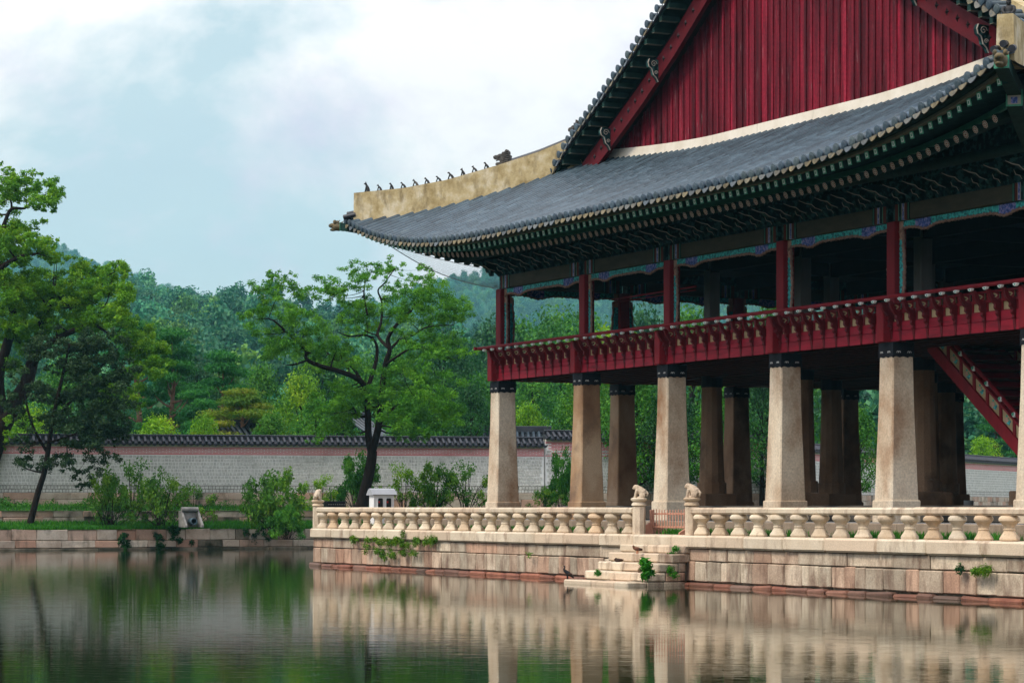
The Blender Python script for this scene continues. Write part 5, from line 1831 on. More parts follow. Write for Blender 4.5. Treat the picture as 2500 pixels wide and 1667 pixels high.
# ================================================================== big trees by the pond
def px_tree(name, label, Y, limbs, clusters, mat_, per, size, rad_scale, depth, seed, extra=1.6, base_y=None, up=.5, aspect=.4, flat=.62, jit=6):
    """limbs: lists of (x, y, dY, radius in m); clusters: (x, y, r in px). A point at pixel x, y and its own depth Y + dY is a real place"""
    rng = np.random.default_rng(seed)
    base = at(limbs[0][0][0], limbs[0][0][1], Y + limbs[0][0][2])
    t = thing(name, label, 'tree', Matrix.Translation(base))
    m_ = MB()
    skel = []
    for lb in limbs:
        pts = [at(x, y, Y + d) - base for x, y, d, r in lb]
        rr = [r for x, y, d, r in lb]
        fine, fr = [], []
        for i in range(len(pts) - 1):
            q0 = pts[max(i - 1, 0)]
            q3 = pts[min(i + 2, len(pts) - 1)]
            for k in range(4):
                s_ = k / 4
                a, b = pts[i], pts[i + 1]
                p = .5 * (2 * a + (b - q0) * s_ + (2 * q0 - 5 * a + 4 * b - q3) * s_ ** 2 + (3 * a - q0 - 3 * b + q3) * s_ ** 3)
                fine.append(p)
                fr.append(rr[i] + (rr[i + 1] - rr[i]) * s_)
        fine.append(pts[-1])
        fr.append(rr[-1])
        m_.tube(fine, fr, 9)
        skel += [(p, r) for p, r in zip(fine, fr)]
    cs, rs, cn = [], [], []
    sc_ = Y / F
    def nearest(c):
        return min(skel, key=lambda q: (q[0] - c).length + (2.0 if q[1] > .20 else 0) + (.0 if q[0].z < c.z + .3 else 1.0))
    lst = []
    for x, y, r in clusters:
        # depth of the cluster follows the nearest limb, with its own scatter
        c0 = at(x, y, Y) - base
        nb = min(skel, key=lambda q: math.hypot(q[0].x - c0.x, q[0].z - c0.z))
        dd = nb[0].y + rng.normal() * depth * .35
        lst.append((x, y, r, dd))
        for _ in range(int(extra) + (rng.random() < extra % 1)):
            lst.append((x + rng.normal() * r * .8, y + rng.normal() * r * .55, r * rng.uniform(.5, .8), dd + rng.normal() * depth * .6))
    for x, y, r, dd in lst:
        c = at(x, y, Y + dd + limbs[0][0][2]) - base
        R = r * sc_ * rad_scale
        nb = nearest(c)
        if nb[0].z < c.z + 1.5:
            mid = (nb[0] + c) * .5 + Vector((rng.normal() * .15, rng.normal() * .15, -.12 * (c - nb[0]).length))
            r0 = min(nb[1] * .6, .06)
            path = bez(nb[0], mid, c, 5)
            m_.tube(path, [r0, r0 * .85, r0 * .7, r0 * .55, r0 * .35, .008], 5)
            if rng.random() < .8:
                skel.append((path[3], r0 * .55))
        # three or four sprays around the twig end
        for _ in range(4):
            o = Vector((rng.normal(), rng.normal(), rng.normal() * .5)) * R * .72
            cs.append(tuple(c + o))
            q = R * rng.uniform(.32, .68)
            rs.append((q, q, q * flat))
            cn.append(max(8, int(per * (q / .45) ** 2)))
    put('trunk', m_.mesh('trunk', M_['bark'], smooth=60, fix=False), t)
    crown = leaf_mesh('crown', mat_, leaves(cs, rs, cn, size, aspect, up, .35, rng, shell=.55, along_=.6))
    put('crown', crown, t)
    return t
c8 = lambda x, y, d, r: (560 + .421 * x, 600 + .421 * y, d, r)
LIMB = [[c8(765, 1525, 0, .34), c8(785, 1420, 0, .27), c8(805, 1340, 0, .25), c8(822, 1250, 0, .25), c8(828, 1190, 0, .24)],
        [c8(822, 1200, 0, .18), c8(806, 1100, .1, .17), c8(802, 960, .3, .16), c8(796, 840, .4, .15), c8(745, 772, 0, .13), c8(640, 728, -.5, .12), c8(540, 700, -.8, .11), c8(450, 660, -1, .09), c8(440, 600, -1, .08), c8(350, 520, -1.4, .06), c8(250, 430, -1.8, .04), c8(165, 425, -2, .02)],
        [c8(450, 665, -1, .06), c8(370, 690, -1, .04), c8(330, 690, -.8, .02)],
        [c8(796, 835, .4, .12), c8(822, 765, .8, .11), c8(852, 660, 1.1, .09), c8(852, 570, 1.3, .07), c8(800, 520, 1.2, .05), c8(700, 525, .8, .04), c8(640, 505, .8, .02)],
        [c8(780, 805, .4, .08), c8(700, 690, 1.2, .07), c8(590, 640, 1.6, .04), c8(540, 590, 1.6, .02)],
        [c8(828, 1195, 0, .19), c8(862, 1060, -.2, .17), c8(875, 960, -.2, .16), c8(885, 830, -.3, .15), c8(905, 690, -.6, .13), c8(930, 600, -.8, .11), c8(918, 545, -.8, .10), c8(960, 470, -1.2, .08), c8(1040, 390, -1.6, .06), c8(1090, 330, -1.8, .03)],
        [c8(920, 590, -.8, .08), c8(860, 520, -.2, .07), c8(880, 440, .2, .06), c8(885, 330, .4, .05), c8(862, 260, .4, .04), c8(900, 215, .5, .03), c8(962, 130, .6, .015)],
        [c8(800, 400, .2, .05), c8(780, 290, .6, .04), c8(790, 190, .8, .02)],
        [c8(925, 610, -.8, .07), c8(990, 545, -.2, .06), c8(1060, 520, .6, .05), c8(1150, 470, 1.2, .035), c8(1300, 460, 1.8, .015)],
        [c8(905, 690, -.6, .07), c8(960, 650, -1.2, .06), c8(1050, 600, -1.8, .05), c8(1180, 600, -2.0, .035), c8(1290, 660, -2.2, .015)],
        [c8(872, 1000, -.2, .09), c8(905, 1000, -.6, .07), c8(960, 930, -1.4, .05), c8(1080, 880, -2, .04), c8(1230, 860, -2.2, .015)],
        [c8(800, 985, .3, .07), c8(750, 985, 0, .05), c8(690, 900, -.4, .03), c8(600, 900, -.6, .015)]]
CL = [(310, 190, 34), (255, 175, 24), (160, 265, 40), (250, 280, 42), (130, 400, 44), (200, 360, 40), (350, 245, 40), (430, 270, 42), (400, 380, 60), (330, 450, 44), (200, 510, 52), (450, 500, 62), (300, 570, 54), (380, 610, 56), (240, 620, 46), (470, 590, 56),
      (560, 640, 60), (650, 590, 60), (700, 660, 54), (560, 215, 38), (600, 290, 46), (530, 280, 34), (680, 255, 44), (740, 320, 56), (660, 430, 60), (780, 360, 58), (810, 470, 58), (835, 115, 34), (740, 140, 40), (800, 195, 34), (960, 120, 32), (905, 145, 30),
      (930, 240, 42), (1000, 270, 52), (1080, 290, 58), (1150, 190, 38), (1130, 135, 24), (1050, 200, 36), (1190, 280, 46), (1250, 320, 56), (1330, 345, 46), (1370, 400, 34), (1280, 420, 56), (1180, 400, 54), (1050, 390, 50), (950, 400, 44), (1000, 520, 42),
      (1100, 560, 46), (1200, 540, 50), (1300, 550, 44), (1350, 610, 32), (1250, 610, 44), (1130, 640, 48), (1010, 740, 60), (1140, 760, 62), (1090, 840, 66), (1220, 850, 66), (1290, 950, 54), (1190, 930, 64), (1060, 910, 66), (970, 820, 58), (960, 960, 64),
      (1020, 1040, 56), (1150, 1020, 60), (860, 880, 56), (740, 850, 60), (670, 830, 46), (600, 900, 54), (550, 970, 48), (650, 1020, 56), (800, 930, 50), (900, 770, 44), (570, 1050, 44), (690, 960, 50), (1230, 1040, 48), (1090, 1100, 34)]
px_tree('scholar_tree', 'large forked dark trunked tree with feathery yellow green leaves behind the railing', 126.0, LIMB, [(560 + .421 * x, 600 + .421 * y, r * .421) for x, y, r in CL],
        LF['scholar'], 270, .135, 1.45, 1.8, 31, 3.0, aspect=.34, flat=.72)
c7 = lambda x, y, d, r: (.4018 * x, 370 + .4018 * y, d, r)
L2 = [[c7(-150, 2150, 0, .55), c7(-20, 1750, 0, .46), c7(70, 1560, 0, .42), c7(150, 1430, .2, .36), c7(190, 1300, .5, .30), c7(230, 1150, .8, .26), c7(260, 1000, 1, .22)],
      [c7(30, 1640, 0, .3), c7(-10, 1400, -.5, .27), c7(40, 1180, -.8, .24), c7(85, 1020, -1, .20), c7(40, 860, -1, .17), c7(10, 720, -1, .14), c7(80, 660, -1.2, .11), c7(150, 630, -1.5, .08), c7(230, 620, -1.8, .04)],
      [c7(15, 740, -1, .12), c7(-10, 560, -.6, .11), c7(30, 430, -.4, .10), c7(70, 350, -.4, .08), c7(150, 345, -.8, .06), c7(200, 300, -1, .04), c7(280, 260, -1.2, .02)],
      [c7(70, 350, -.4, .06), c7(65, 300, 0, .05), c7(20, 255, .3, .03), c7(10, 180, .3, .02)],
      [c7(190, 1310, .5, .18), c7(280, 1180, -.5, .16), c7(420, 1100, -1.4, .14), c7(560, 1040, -2, .11), c7(590, 1000, -2.2, .08), c7(650, 920, -2.4, .05)],
      [c7(260, 1010, 1, .17), c7(330, 890, .6, .15), c7(440, 940, 0, .11), c7(510, 970, -.4, .09), c7(600, 1050, -1, .06)],
      [c7(300, 930, .7, .12), c7(400, 850, .2, .09), c7(450, 795, 0, .07), c7(520, 775, -.4, .06), c7(605, 822, -.6, .05), c7(650, 760, -.8, .035), c7(720, 720, -1, .015)],
      [c7(560, 1040, -2, .07), c7(700, 1130, -2.2, .05), c7(850, 1200, -2.4, .02)]]
C2 = [(70, 170, 44), (140, 170, 42), (195, 185, 42), (130, 250, 44), (260, 250, 46), (310, 225, 44), (340, 250, 28), (60, 270, 44), (250, 310, 40), (280, 340, 28), (10, 110, 36), (0, 200, 44), (60, 480, 52), (110, 470, 44), (20, 560, 70), (100, 560, 62), (190, 530, 46), (240, 580, 56),
      (300, 610, 50), (350, 640, 36), (30, 650, 60), (120, 650, 40), (500, 690, 40), (545, 710, 44), (470, 700, 36), (420, 740, 40), (690, 720, 50), (750, 735, 34), (680, 770, 40), (630, 740, 30), (580, 790, 30), (100, 800, 70), (190, 800, 76), (290, 800, 66), (50, 880, 80), (150, 900, 80),
      (260, 900, 80), (350, 930, 70), (450, 850, 60), (540, 850, 62), (620, 910, 70), (690, 870, 56), (740, 840, 50), (770, 900, 40), (420, 960, 60), (590, 1000, 64), (680, 990, 60), (350, 1030, 66), (450, 1060, 62), (250, 1020, 70), (150, 1010, 70), (60, 1060, 70), (760, 1020, 40),
      (850, 1180, 66), (920, 1190, 50), (960, 1260, 44), (870, 1290, 60), (800, 1130, 60), (880, 1370, 50), (700, 1430, 60), (620, 1430, 50), (760, 1490, 50), (100, 1150, 60), (60, 1280, 54), (150, 1130, 60), (560, 1400, 44), (700, 1530, 40), (-40, 330, 70), (-60, 700, 90), (-60, 950, 90), (20, 1620, 36), (40, 1720, 30), (15, 1790, 26)]
px_tree('old_tree', 'tall spreading old tree with bright green leaves at the far left edge', 129.0, L2, [(.4018 * x, 370 + .4018 * y, r * .4018) for x, y, r in C2], LF['oldtree'], 260, .155, 1.5, 2.4, 33, 3.4, aspect=.40, flat=.72)
L3 = [[(72, 1283, 0, .17), (92, 1204, 0, .14), (108, 1153, 0, .13), (117, 1102, 0, .12), (130, 1020, .2, .10), (150, 930, .3, .08), (170, 840, .3, .04)],
      [(116, 1105, 0, .08), (80, 1040, -.4, .06), (60, 960, -.6, .04), (60, 900, -.6, .02)], [(128, 1030, .2, .08), (190, 960, -.3, .06), (250, 890, -.6, .04), (290, 850, -.6, .02)],
      [(120, 1080, 0, .06), (180, 1060, -.6, .045), (240, 1030, -.8, .02)], [(165, 1062, -.6, .03), (165, 1110, -.7, .025), (185, 1150, -.8, .02)]]
rng3 = np.random.default_rng(77)
C3 = []
for i in range(74):
    a, q = rng3.random() * 2 * math.pi, math.sqrt(rng3.random())
    x, y = 180 + 148 * q * math.cos(a), 950 + 150 * q * math.sin(a)
    if not (x < 70 and y < 860):
        C3.append((x, y, 24))
C3 += [(60, 1090, 22), (45, 1135, 20), (80, 1120, 22), (125, 1130, 20), (150, 1110, 22), (100, 1150, 16), (190, 1080, 24), (230, 1090, 24), (260, 1110, 22), (230, 1120, 20), (180, 1125, 22), (190, 1155, 20), (200, 1180, 16), (215, 1160, 18), (255, 1060, 26), (290, 1040, 24)]
px_tree('dark_tree', 'small dull dark leaved tree with a leaning trunk on the lower terrace', 123.0, L3, C3, LF['darktree'], 210, .14, 1.15, 1.8, 35, 1.0, aspect=.5, flat=.7)

# ---- shrubs on the terraces
SHP = {}
def shrub_proto(seed, mat_, n=22, per=110, size=.16, bare=0):
    rng = np.random.default_rng(seed)
    cs, rs = [], []
    m_ = MB()
    for i in range(n):
        a = i * 2.4 + rng.normal() * .4
        rad = math.sqrt((i + .5) / n) * rng.uniform(.55, 1.08)
        top_ = 1.05 - .55 * min(rad, 1.1) ** 2
        z = top_ * rng.uniform(.12, 1.05)
        c_ = Vector((rad * math.cos(a), rad * math.sin(a), z))
        cs.append(tuple(c_))
        q = rng.uniform(.12, .27)
        rs.append((q, q, q * .8))
        b_ = rng.uniform(.1, .45)
        m_.tube(bez(Vector((rad * b_ * math.cos(a), rad * b_ * math.sin(a), -.05)), Vector((c_.x * (.3 + b_), c_.y * (.3 + b_), z * .75)), c_, 4), [.010, .009, .008, .006, .003], 4)
    return m_.mesh('stems', M_['bark'], smooth=60, fix=False), leaf_mesh('foliage', mat_, leaves(cs, rs, [per] * n, size, .42, .5, .5, rng, along_=.5))
for k, (s_, mt_, n_, pr, sz) in {'a': (41, 'shrub', 40, 110, .095), 'b': (42, 'shrub', 22, 60, .09), 'c': (43, 'shrub', 30, 80, .10), 'd': (44, 'mid', 34, 110, .11), 'e': (45, 'yellow', 20, 60, .09)}.items():
    SHP[k] = shrub_proto(s_, LF[mt_], n_, pr, sz)
def shrub(k, cx, top, bot, wid, Y, label, rz=0.0, group=None):
    b = at(cx, bot, Y)
    h = (bot - top) / F * Y
    w = wid / F * Y
    t = thing('shrub', label, 'shrub', Matrix.Translation(b) @ Matrix.Diagonal((w / 2.1, w / 2.1, h / 1.1, 1)) @ Matrix.Rotation(rz, 4, 'Z'), group)
    put('stems', SHP[k][0], t)
    put('foliage', SHP[k][1], t)
for k, args in enumerate([
    ('a', 672, 1138, 1288, 190, 124.2, 'large rounded leafy shrub on the terrace left of the carved railing'),
    ('c', 268, 1140, 1275, 150, 123.4, 'tall loose shrub beside the small dark tree'),
    ('b', 322, 1122, 1255, 190, 126.5, 'thin airy shrub with bare stems against the wall'),
    ('c', 392, 1150, 1276, 165, 122.6, 'dense upright shrub between the dark tree and the culvert'),
    ('b', 470, 1180, 1274, 170, 123.6, 'wide low shrub leaning over the stone culvert'),
    ('e', 785, 1150, 1240, 110, 128.5, 'sparse yellowish shrub between the big shrub and the forked trunk'),
    ('d', 868, 1108, 1240, 150, 128.6, 'dark shrub directly behind the forked tree trunk'),
    ('e', 985, 1118, 1240, 130, 128.8, 'narrow dark green shrub right of the white cabinet'),
    ('a', 1062, 1124, 1240, 130, 128.6, 'upright thin shrub midway between cabinet and corner pillar'),
    ('b', 1140, 1126, 1240, 170, 128.4, 'feathery shrub spreading against the wall left of the corner pillar'),
    ('d', 700, 1235, 1312, 110, 121.9, 'dark trailing bush spilling over the bank by the railing end'),
    ('d', 1372, 1100, 1240, 110, 127.5, 'dense dark green shrub between the two left pillars'),
    ('c', 1335, 1190, 1240, 90, 127.0, 'low green shrub at the foot of the wall between the left pillars'),
    ('e', 930, 1180, 1242, 70, 129.4, 'small yellow green bush at the wall foot behind the cabinet')]):
    shrub(*args, rz=k * 1.3)
# creepers hanging over the bank
for cx, y0, wid, lab in ((430, 1305, 44, 'dark creeper hanging over the bank below the culvert'), (302, 1318, 26, 'narrow creeper hanging down the bank below the tall loose shrub'), (620, 1305, 60, 'dark creeper patch on the bank below the large rounded shrub'), (388, 1320, 22, 'small creeper tuft on the bank left of the culvert creeper')):
    v_ = v_at(cx, BU)
    b = B(BU + .06, v_, 0)
    z1_ = z_at(BU, v_, y0 - 18)
    rng = np.random.default_rng(cx)
    w_ = wid / F * b.y
    cs = [(rng.normal() * w_ * .3, rng.normal() * .05, z1_ - .75 * rng.random() ** 1.4) for _ in range(14)]
    t = thing('creeper', lab, 'creeper', Matrix.Translation(b) @ Matrix.Rotation(PHI + math.pi / 2, 4, 'Z'))
    put('foliage', leaf_mesh('foliage', LF['dark'], leaves(cs, [(.16, .08, .15)] * 14, [45] * 14, .12, .6, .2, .5, rng)), t)

# ---- grass on the terraces and behind the railing
rng = np.random.default_rng(9)
def strip(n, u0, u1, z0, z1, va2, vb2):
    f_ = rng.random(n)
    v_ = va2 + (vb2 - va2) * rng.random(n)
    u_ = u0 + (u1 - u0) * f_
    pts = np.stack([P1[0] + u_ * SN + v_ * CS, P1[1] - u_ * CS + v_ * SN, z0 + (z1 - z0) * f_], 1)
    return pts
put('terrace_grass', blades(np.concatenate([strip(15000, BU, W2U, .93, 1.24, va_ - 4, vb_ + 4), strip(9000, BU, BU - .8, .93, 1.0, va_ - 4, vb_ + 4), strip(12000, W2U, -47.6, 1.78, 2.04, va_ - 4, vb_ + 22)]), .16, .022, LF['grass'], 'terrace_grass', rng), kind='stuff')
pts = []
for _ in range(9000):
    u_, v_ = random.uniform(-4, 40), random.uniform(-4.1, -2.98)
    if math.sin(u_ * 1.7) + math.sin(u_ * .63 + 2) + random.random() * 1.6 > .4:
        p = B(u_, v_, 1.245)
        pts.append(p)
put('platform_grass', blades(pts, .17, .016, LF['grass'], 'platform_grass', rng), kind='stuff')

# ---- ferns and tufts growing from the masonry
def fern(label, spots, Y=None, per=130, size=.085, mat_='fern', v=PV - .10, name='wall_fern'):
    "spots: (pixel x, pixel y, half width px, half height px) on the platform face"
    x0, y0 = spots[0][0], spots[0][1]
    u_ = u_at(x0, v)
    base = B(u_, v, z_at(u_, v, y0))
    rng = np.random.default_rng(int(x0 * 7 + y0))
    cs, rs = [], []
    for x, y, w, h in spots:
        for _ in range(max(4, int(w * h / 9))):
            a, b = x + rng.uniform(-w, w), y + rng.uniform(-h, h)
            uu = u_at(a, v)
            q = B(uu, v - rng.uniform(0, .10), z_at(uu, v, b)) - base
            cs.append(tuple(q))
            rs.append((.09, .09, .09))
    t = thing(name, label, 'fern' if 'fern' in name else 'grass tuft', Matrix.Translation(base))
    put('fronds', leaf_mesh('fronds', LF[mat_], leaves(cs, rs, [max(14, per // 4)] * len(cs), size, .28, .5, .6, rng, along_=1.0)), t)
c1 = lambda x, y, w, h: (740 + .2551 * x, 1170 + .2551 * y, .2551 * w, .2551 * h)
fern('small fern clump furthest left under the coping, near the corner of the platform', [c1(495, 585, 40, 35)])
fern('drooping fern strand hanging just right of the leftmost fern', [c1(620, 600, 24, 45), c1(618, 665, 16, 35)])
fern('long bright fern mat along the joint below the coping', [c1(770, 590, 70, 30), c1(870, 600, 60, 36), c1(960, 600, 60, 34), c1(985, 530, 12, 44), c1(1000, 630, 20, 20)])
fern('fern clump at the right end of the upper fern row', [c1(1120, 595, 50, 34), c1(1230, 590, 60, 30), c1(1270, 565, 24, 20)])
fern('lower left fern clump on the block joint beneath the long fern mat', [c1(710, 680, 24, 24), c1(770, 715, 34, 44)])
fern('lower middle fern clump beneath the long fern mat', [c1(860, 700, 40, 36)])
fern('lower right fern clump beneath the long fern mat', [c1(1020, 700, 80, 22)])
fern('tiny green sprig on the wall between the ferns and the steps', [c1(2190, 715, 24, 6)], per=40)
fern('dark ivy sprig on the wall near the right edge', [(2347, 1385, 6, 10)], mat_='dark')
fern('yellowish grass clump on a joint near the right edge', [(2400, 1392, 22, 7)])
c2 = lambda x, y, w, h: (1300 + .2126 * x, 1150 + .2126 * y, .2126 * w, .2126 * h)
fern('tall hanging grass tuft on the step side beside the tan duck', [c2(1310, 1060, 24, 30), c2(1330, 1120, 34, 50), c2(1340, 1190, 30, 30)], mat_='grass', v=-6.1, name='grass_tuft', size=.2)
fern('round grass tuft on the upper right side of the steps', [c2(1635, 990, 26, 28)], mat_='grass', v=-5.0, name='grass_tuft', size=.16)
fern('small grass tuft high on the step side near the wall', [c2(1675, 895, 18, 16)], mat_='grass', v=-4.9, name='grass_tuft')
fern('grass tuft low on the step side by the right wall', [c2(1660, 1185, 26, 14), c2(1605, 1140, 10, 40)], mat_='grass', v=-5.2, name='grass_tuft')
fern('small grass tuft on the lowest step front', [c2(775, 1155, 24, 16)], mat_='grass', v=-6.4, name='grass_tuft')

# ---- culvert
CV = thing('culvert', 'grey concrete culvert head with a dark blue pipe on the lower terrace', 'culvert', Matrix.Translation(at(465, 1281, 121.8)) @ Matrix.Rotation(PHI + math.pi / 2, 4, 'Z'))
sc_ = 121.8 / F
MB().cham(-22 * sc_, 18 * sc_, .12, .5, -.1, 34 * sc_, .02).build('head_wall', M_['concrete'], CV)
MB().tube([(-22 * sc_, .05, 38 * sc_), (20 * sc_, .05, 38 * sc_)], 6 * sc_, 12).build('rolled_top', M_['concrete'], CV, smooth=50)
for s_ in (-1, 1):
    MB().prism([(.12, 36 * sc_), (-.55, 0), (-.55, -.1), (.12, -.1)], lambda p, q, tt: (s_ * 21 * sc_ - .05 + .10 * tt, p - .02, q)).build('wing_wall', M_['concrete'], CV)
MB().lathe([(8 * sc_, 0), (8 * sc_, .5), (6.4 * sc_, .5), (6.4 * sc_, .05)], 18).build('pipe', M_['pipe'], CV, M=T(3 * sc_, .15, 9 * sc_) @ Matrix.Rotation(math.pi / 2, 4, 'X'), smooth=40)

# ---- tiled houses half hidden behind the wall
def house(cx, ytop, wid, Y, label, rz, h=3.4):
    b = at(cx, YH, Y)
    zt = HC + (YH - ytop) / F * Y
    w = wid / F * Y
    t = thing('tiled_house', label, 'house', Matrix.Translation((b.x, b.y, GZ)) @ Matrix.Rotation(rz, 4, 'Z'), 'tiled houses beyond the wall')
    zr2 = zt - GZ
    ze = zr2 - 1.5
    d = 2.4
    MB().box(-w / 2 + .5, w / 2 - .5, -d + .7, d - .7, -.2, ze + .2).build('house_wall', M_['whiteplaster'], t)
    for s_ in (-1, 1):
        rf_ = MB().hexa([(-w / 2, s_ * d, ze), (w / 2, s_ * d, ze), (w / 2, 0, zr2 - .15), (-w / 2, 0, zr2 - .15), (-w / 2, s_ * d, ze + .1), (w / 2, s_ * d, ze + .1), (w / 2, 0, zr2 - .05), (-w / 2, 0, zr2 - .05)]).build('roof_slope', M_['tilepan'], t)
        q = MB()
        n = int(w / .3)
        for k in range(n + 1):
            x = -w / 2 + w * k / n
            q.tube([(x, s_ * (d + .05), ze + .13), (x, s_ * d * .45, ze + .13 + (zr2 - ze) * .48), (x, 0, zr2)], .085, 6)
        q.build('roof_tile_rows', M_['tile'], rf_, fix=False, kind='stuff')
    MB().cham(-w / 2 - .1, w / 2 + .1, -.16, .16, zr2 - .1, zr2 + .28, .03).build('roof_ridge', M_['tiledark'], t)
    for x in (-w / 4, w / 4):
        f_ = MB().cham(x - .55, x + .55, -d + .64, -d + .72, .9, 2.2, .02).build('window', M_['red'], t)
        MB().box(x - .45, x + .45, -d + .62, -d + .645, 1.0, 2.1).build('pane', M_['cream'], f_)
house(575, 1036, 110, 150, 'tiled roof half hidden behind bushes left of the forked tree', .5)
house(868, 1018, 70, 155, 'grey tiled roof end showing just behind the forked trunk', .9)
house(1262, 1052, 160, 150, 'long tiled roof just above the wall right of the corner pillar', .05)
house(2360, 1086, 150, 240, 'small tiled roof peeking over the far wall by the staircase', .3)
# pale modern block far away on the right
b = at(2372, YH, 420)
BD = thing('distant_building', 'pale distant building glimpsed behind the red staircase', 'building', Matrix.Translation((b.x, b.y, GZ)))
hgt = (YH - 960) / F * 420
MB().box(-5, 4, 0, 8, -.5, hgt).build('building_wall', M_['whiteplaster'], BD)
MB().box(-5.3, 4.3, -.3, 8.3, hgt, hgt + .5).build('flat_roof', M_['greymetal'], BD)
for r_ in range(4):
    for k in range(4):
        w_ = MB().box(-4.4 + k * 2.1, -2.9 + k * 2.1, -.06, .02, hgt - 2.6 - r_ * 3.2, hgt - 1.0 - r_ * 3.2).build('window', M_['greymetal'], BD)
        MB().box(-4.25 + k * 2.1, -3.05 + k * 2.1, -.08, -.055, hgt - 2.45 - r_ * 3.2, hgt - 1.15 - r_ * 3.2).build('pane', M_['black'], w_)

# ---- trees beyond the wall, every one a thing
TREES = [
    ('P', 420, 800, 210, 172, 'tall layered pine left of the forked tree, taller of the pair', 0),
    ('P', 545, 846, 190, 166, 'second layered pine just left of the forked tree', 1),
    ('P', 335, 770, 140, 180, 'dark pine showing above the dark tree crown', 1),
    ('R', 590, 938, 250, 150, 'low spreading pine with rusty tips above the wall', 0),
    ('Y', 385, 1008, 190, 141, 'bright yellow green bush above the wall right of the dark tree', 0),
    ('Y', 500, 1006, 150, 140, 'bright yellow green bush above the wall under the second pine', 1),
    ('M', 665, 1000, 150, 141, 'mid green bush above the wall under the rusty pine', 0),
    ('Y', 735, 895, 150, 170, 'yellow green round tree behind the left limb of the forked tree', 1),
    ('M', 770, 960, 150, 146, 'mid green tree low behind the left of the forked trunk', 1),
    ('D', 1085, 792, 250, 200, 'big dark rounded tree behind the right side of the forked tree', 0),
    ('D', 1150, 930, 170, 150, 'dark tree mass left of the corner pillar above the wall', 1),
    ('M', 1170, 905, 170, 165, 'fresh green tree just left of the corner pillar', 2),
    ('M', 1010, 960, 180, 148, 'mid green tree above the wall right of the forked trunk', 0),
    ('Y', 1290, 975, 150, 152, 'bright yellow green tree right of the corner pillar', 0),
    ('M', 1300, 900, 170, 215, 'blue green tree behind the yellow tree between the left pillars', 1),
    ('M', 1425, 890, 170, 142, 'mid green tree top in the second gap between the pillars', 2),
    ('M', 1555, 900, 220, 137, 'large leafy tree filling the gap between second and third pillars', 0),
    ('D', 1640, 930, 170, 136, 'deep green tree behind the third pillar', 0),
    ('M', 1760, 930, 210, 135, 'leafy tree left of the fourth pillar', 1),
    ('D', 1860, 900, 160, 139, 'deep green tree behind the fourth pillar', 1),
    ('M', 2100, 985, 150, 134, 'dark leafy tree left of the fifth pillar in front of the far wall', 1),
    ('D', 2120, 900, 190, 260, 'blue green tree high behind the fifth pillar', 0),
    ('P', 2430, 1010, 190, 230, 'green pine behind the far wall under the staircase', 1),
    ('Y', 2400, 1060, 130, 222, 'bright green low tree behind the far wall under the staircase', 0),
    ('D', 2280, 1000, 160, 235, 'deep green tree behind the far wall left of the staircase', 1),
    ('M', 1270, 768, 120, 290, 'teal tree crown in the leftmost gallery opening, left one', 0),
    ('M', 1345, 748, 120, 280, 'teal tree crown in the leftmost gallery opening, right one', 1),
    ('D', 1215, 770, 120, 270, 'dark teal tree just left of the corner post of the gallery', 0),
    ('M', 1420, 742, 140, 240, 'green domed tree behind the second gallery post', 2),
    ('Y', 1500, 775, 130, 220, 'yellow green tree in the second gallery opening', 0),
    ('D', 1570, 742, 140, 250, 'dark domed tree in the second gallery opening at right', 1),
    ('M', 1690, 735, 120, 190, 'leafy tree tip in the third gallery opening', 1),
    ('M', 1890, 720, 130, 200, 'leafy tree tip in the fourth gallery opening', 2),
    ('D', 250, 900, 200, 165, 'deep green tree behind the old tree at left', 0),
    ('Y', 60, 980, 200, 150, 'yellow green tree low behind the old tree trunk at far left', 1),
    ('M', 160, 860, 220, 185, 'mid green tree behind the dark tree crown', 2),
    ('M', 640, 880, 190, 195, 'olive green round tree behind the rusty pine', 0),
    ('D', 480, 870, 200, 215, 'deep green broad tree between and behind the two pines', 1),
    ('M', 890, 860, 200, 210, 'blue green tree centred behind the forked trunk', 1),
    ('D', 780, 840, 190, 235, 'blue green tree behind the left limb above the yellow tree', 0),
    ('M', 980, 830, 200, 240, 'teal tree behind the upper right branches of the forked tree', 2),
    ('D', 1000, 900, 180, 190, 'deep green tree behind the lower right branches of the forked tree', 0),
]
for k, (kd, cx, top, wid, Y, lab, pk) in enumerate(TREES):
    tree(kd, cx, top, wid, Y, lab, 'trees beyond the palace wall', pk, rz=k * 1.7)

# ================================================================== hills, forest, haze
def vnoise(x, y, s, seed):
    r_ = np.random.default_rng(seed)
    tab = r_.random((256, 256))
    X, Y_ = x / s, y / s
    i, j = np.floor(X).astype(int), np.floor(Y_).astype(int)
    fx, fy = X - i, Y_ - j
    fx, fy = fx * fx * (3 - 2 * fx), fy * fy * (3 - 2 * fy)
    g = lambda a, b: tab[a % 256, b % 256]
    return (g(i, j) * (1 - fx) + g(i + 1, j) * fx) * (1 - fy) + (g(i, j + 1) * (1 - fx) + g(i + 1, j + 1) * fx) * fy
def h_near(X, Y_):
    px_ = XC + X / Y_ * F
    crest = 62 * np.interp(px_, [-200, 0, 300, 620, 800, 1000, 1300, 2600], [.88, .90, .98, .96, .88, .80, .72, .70])
    s_ = np.clip((Y_ - 225) / 640, 0, 1)
    back = np.clip((Y_ - 880) / 300, 0, 1)
    return 2 + crest * (s_ ** 1.15) * (1 - .5 * back ** 2) - 4 + 7 * vnoise(X, Y_, 60, 3) + 3 * vnoise(X, Y_, 22, 4) - 2
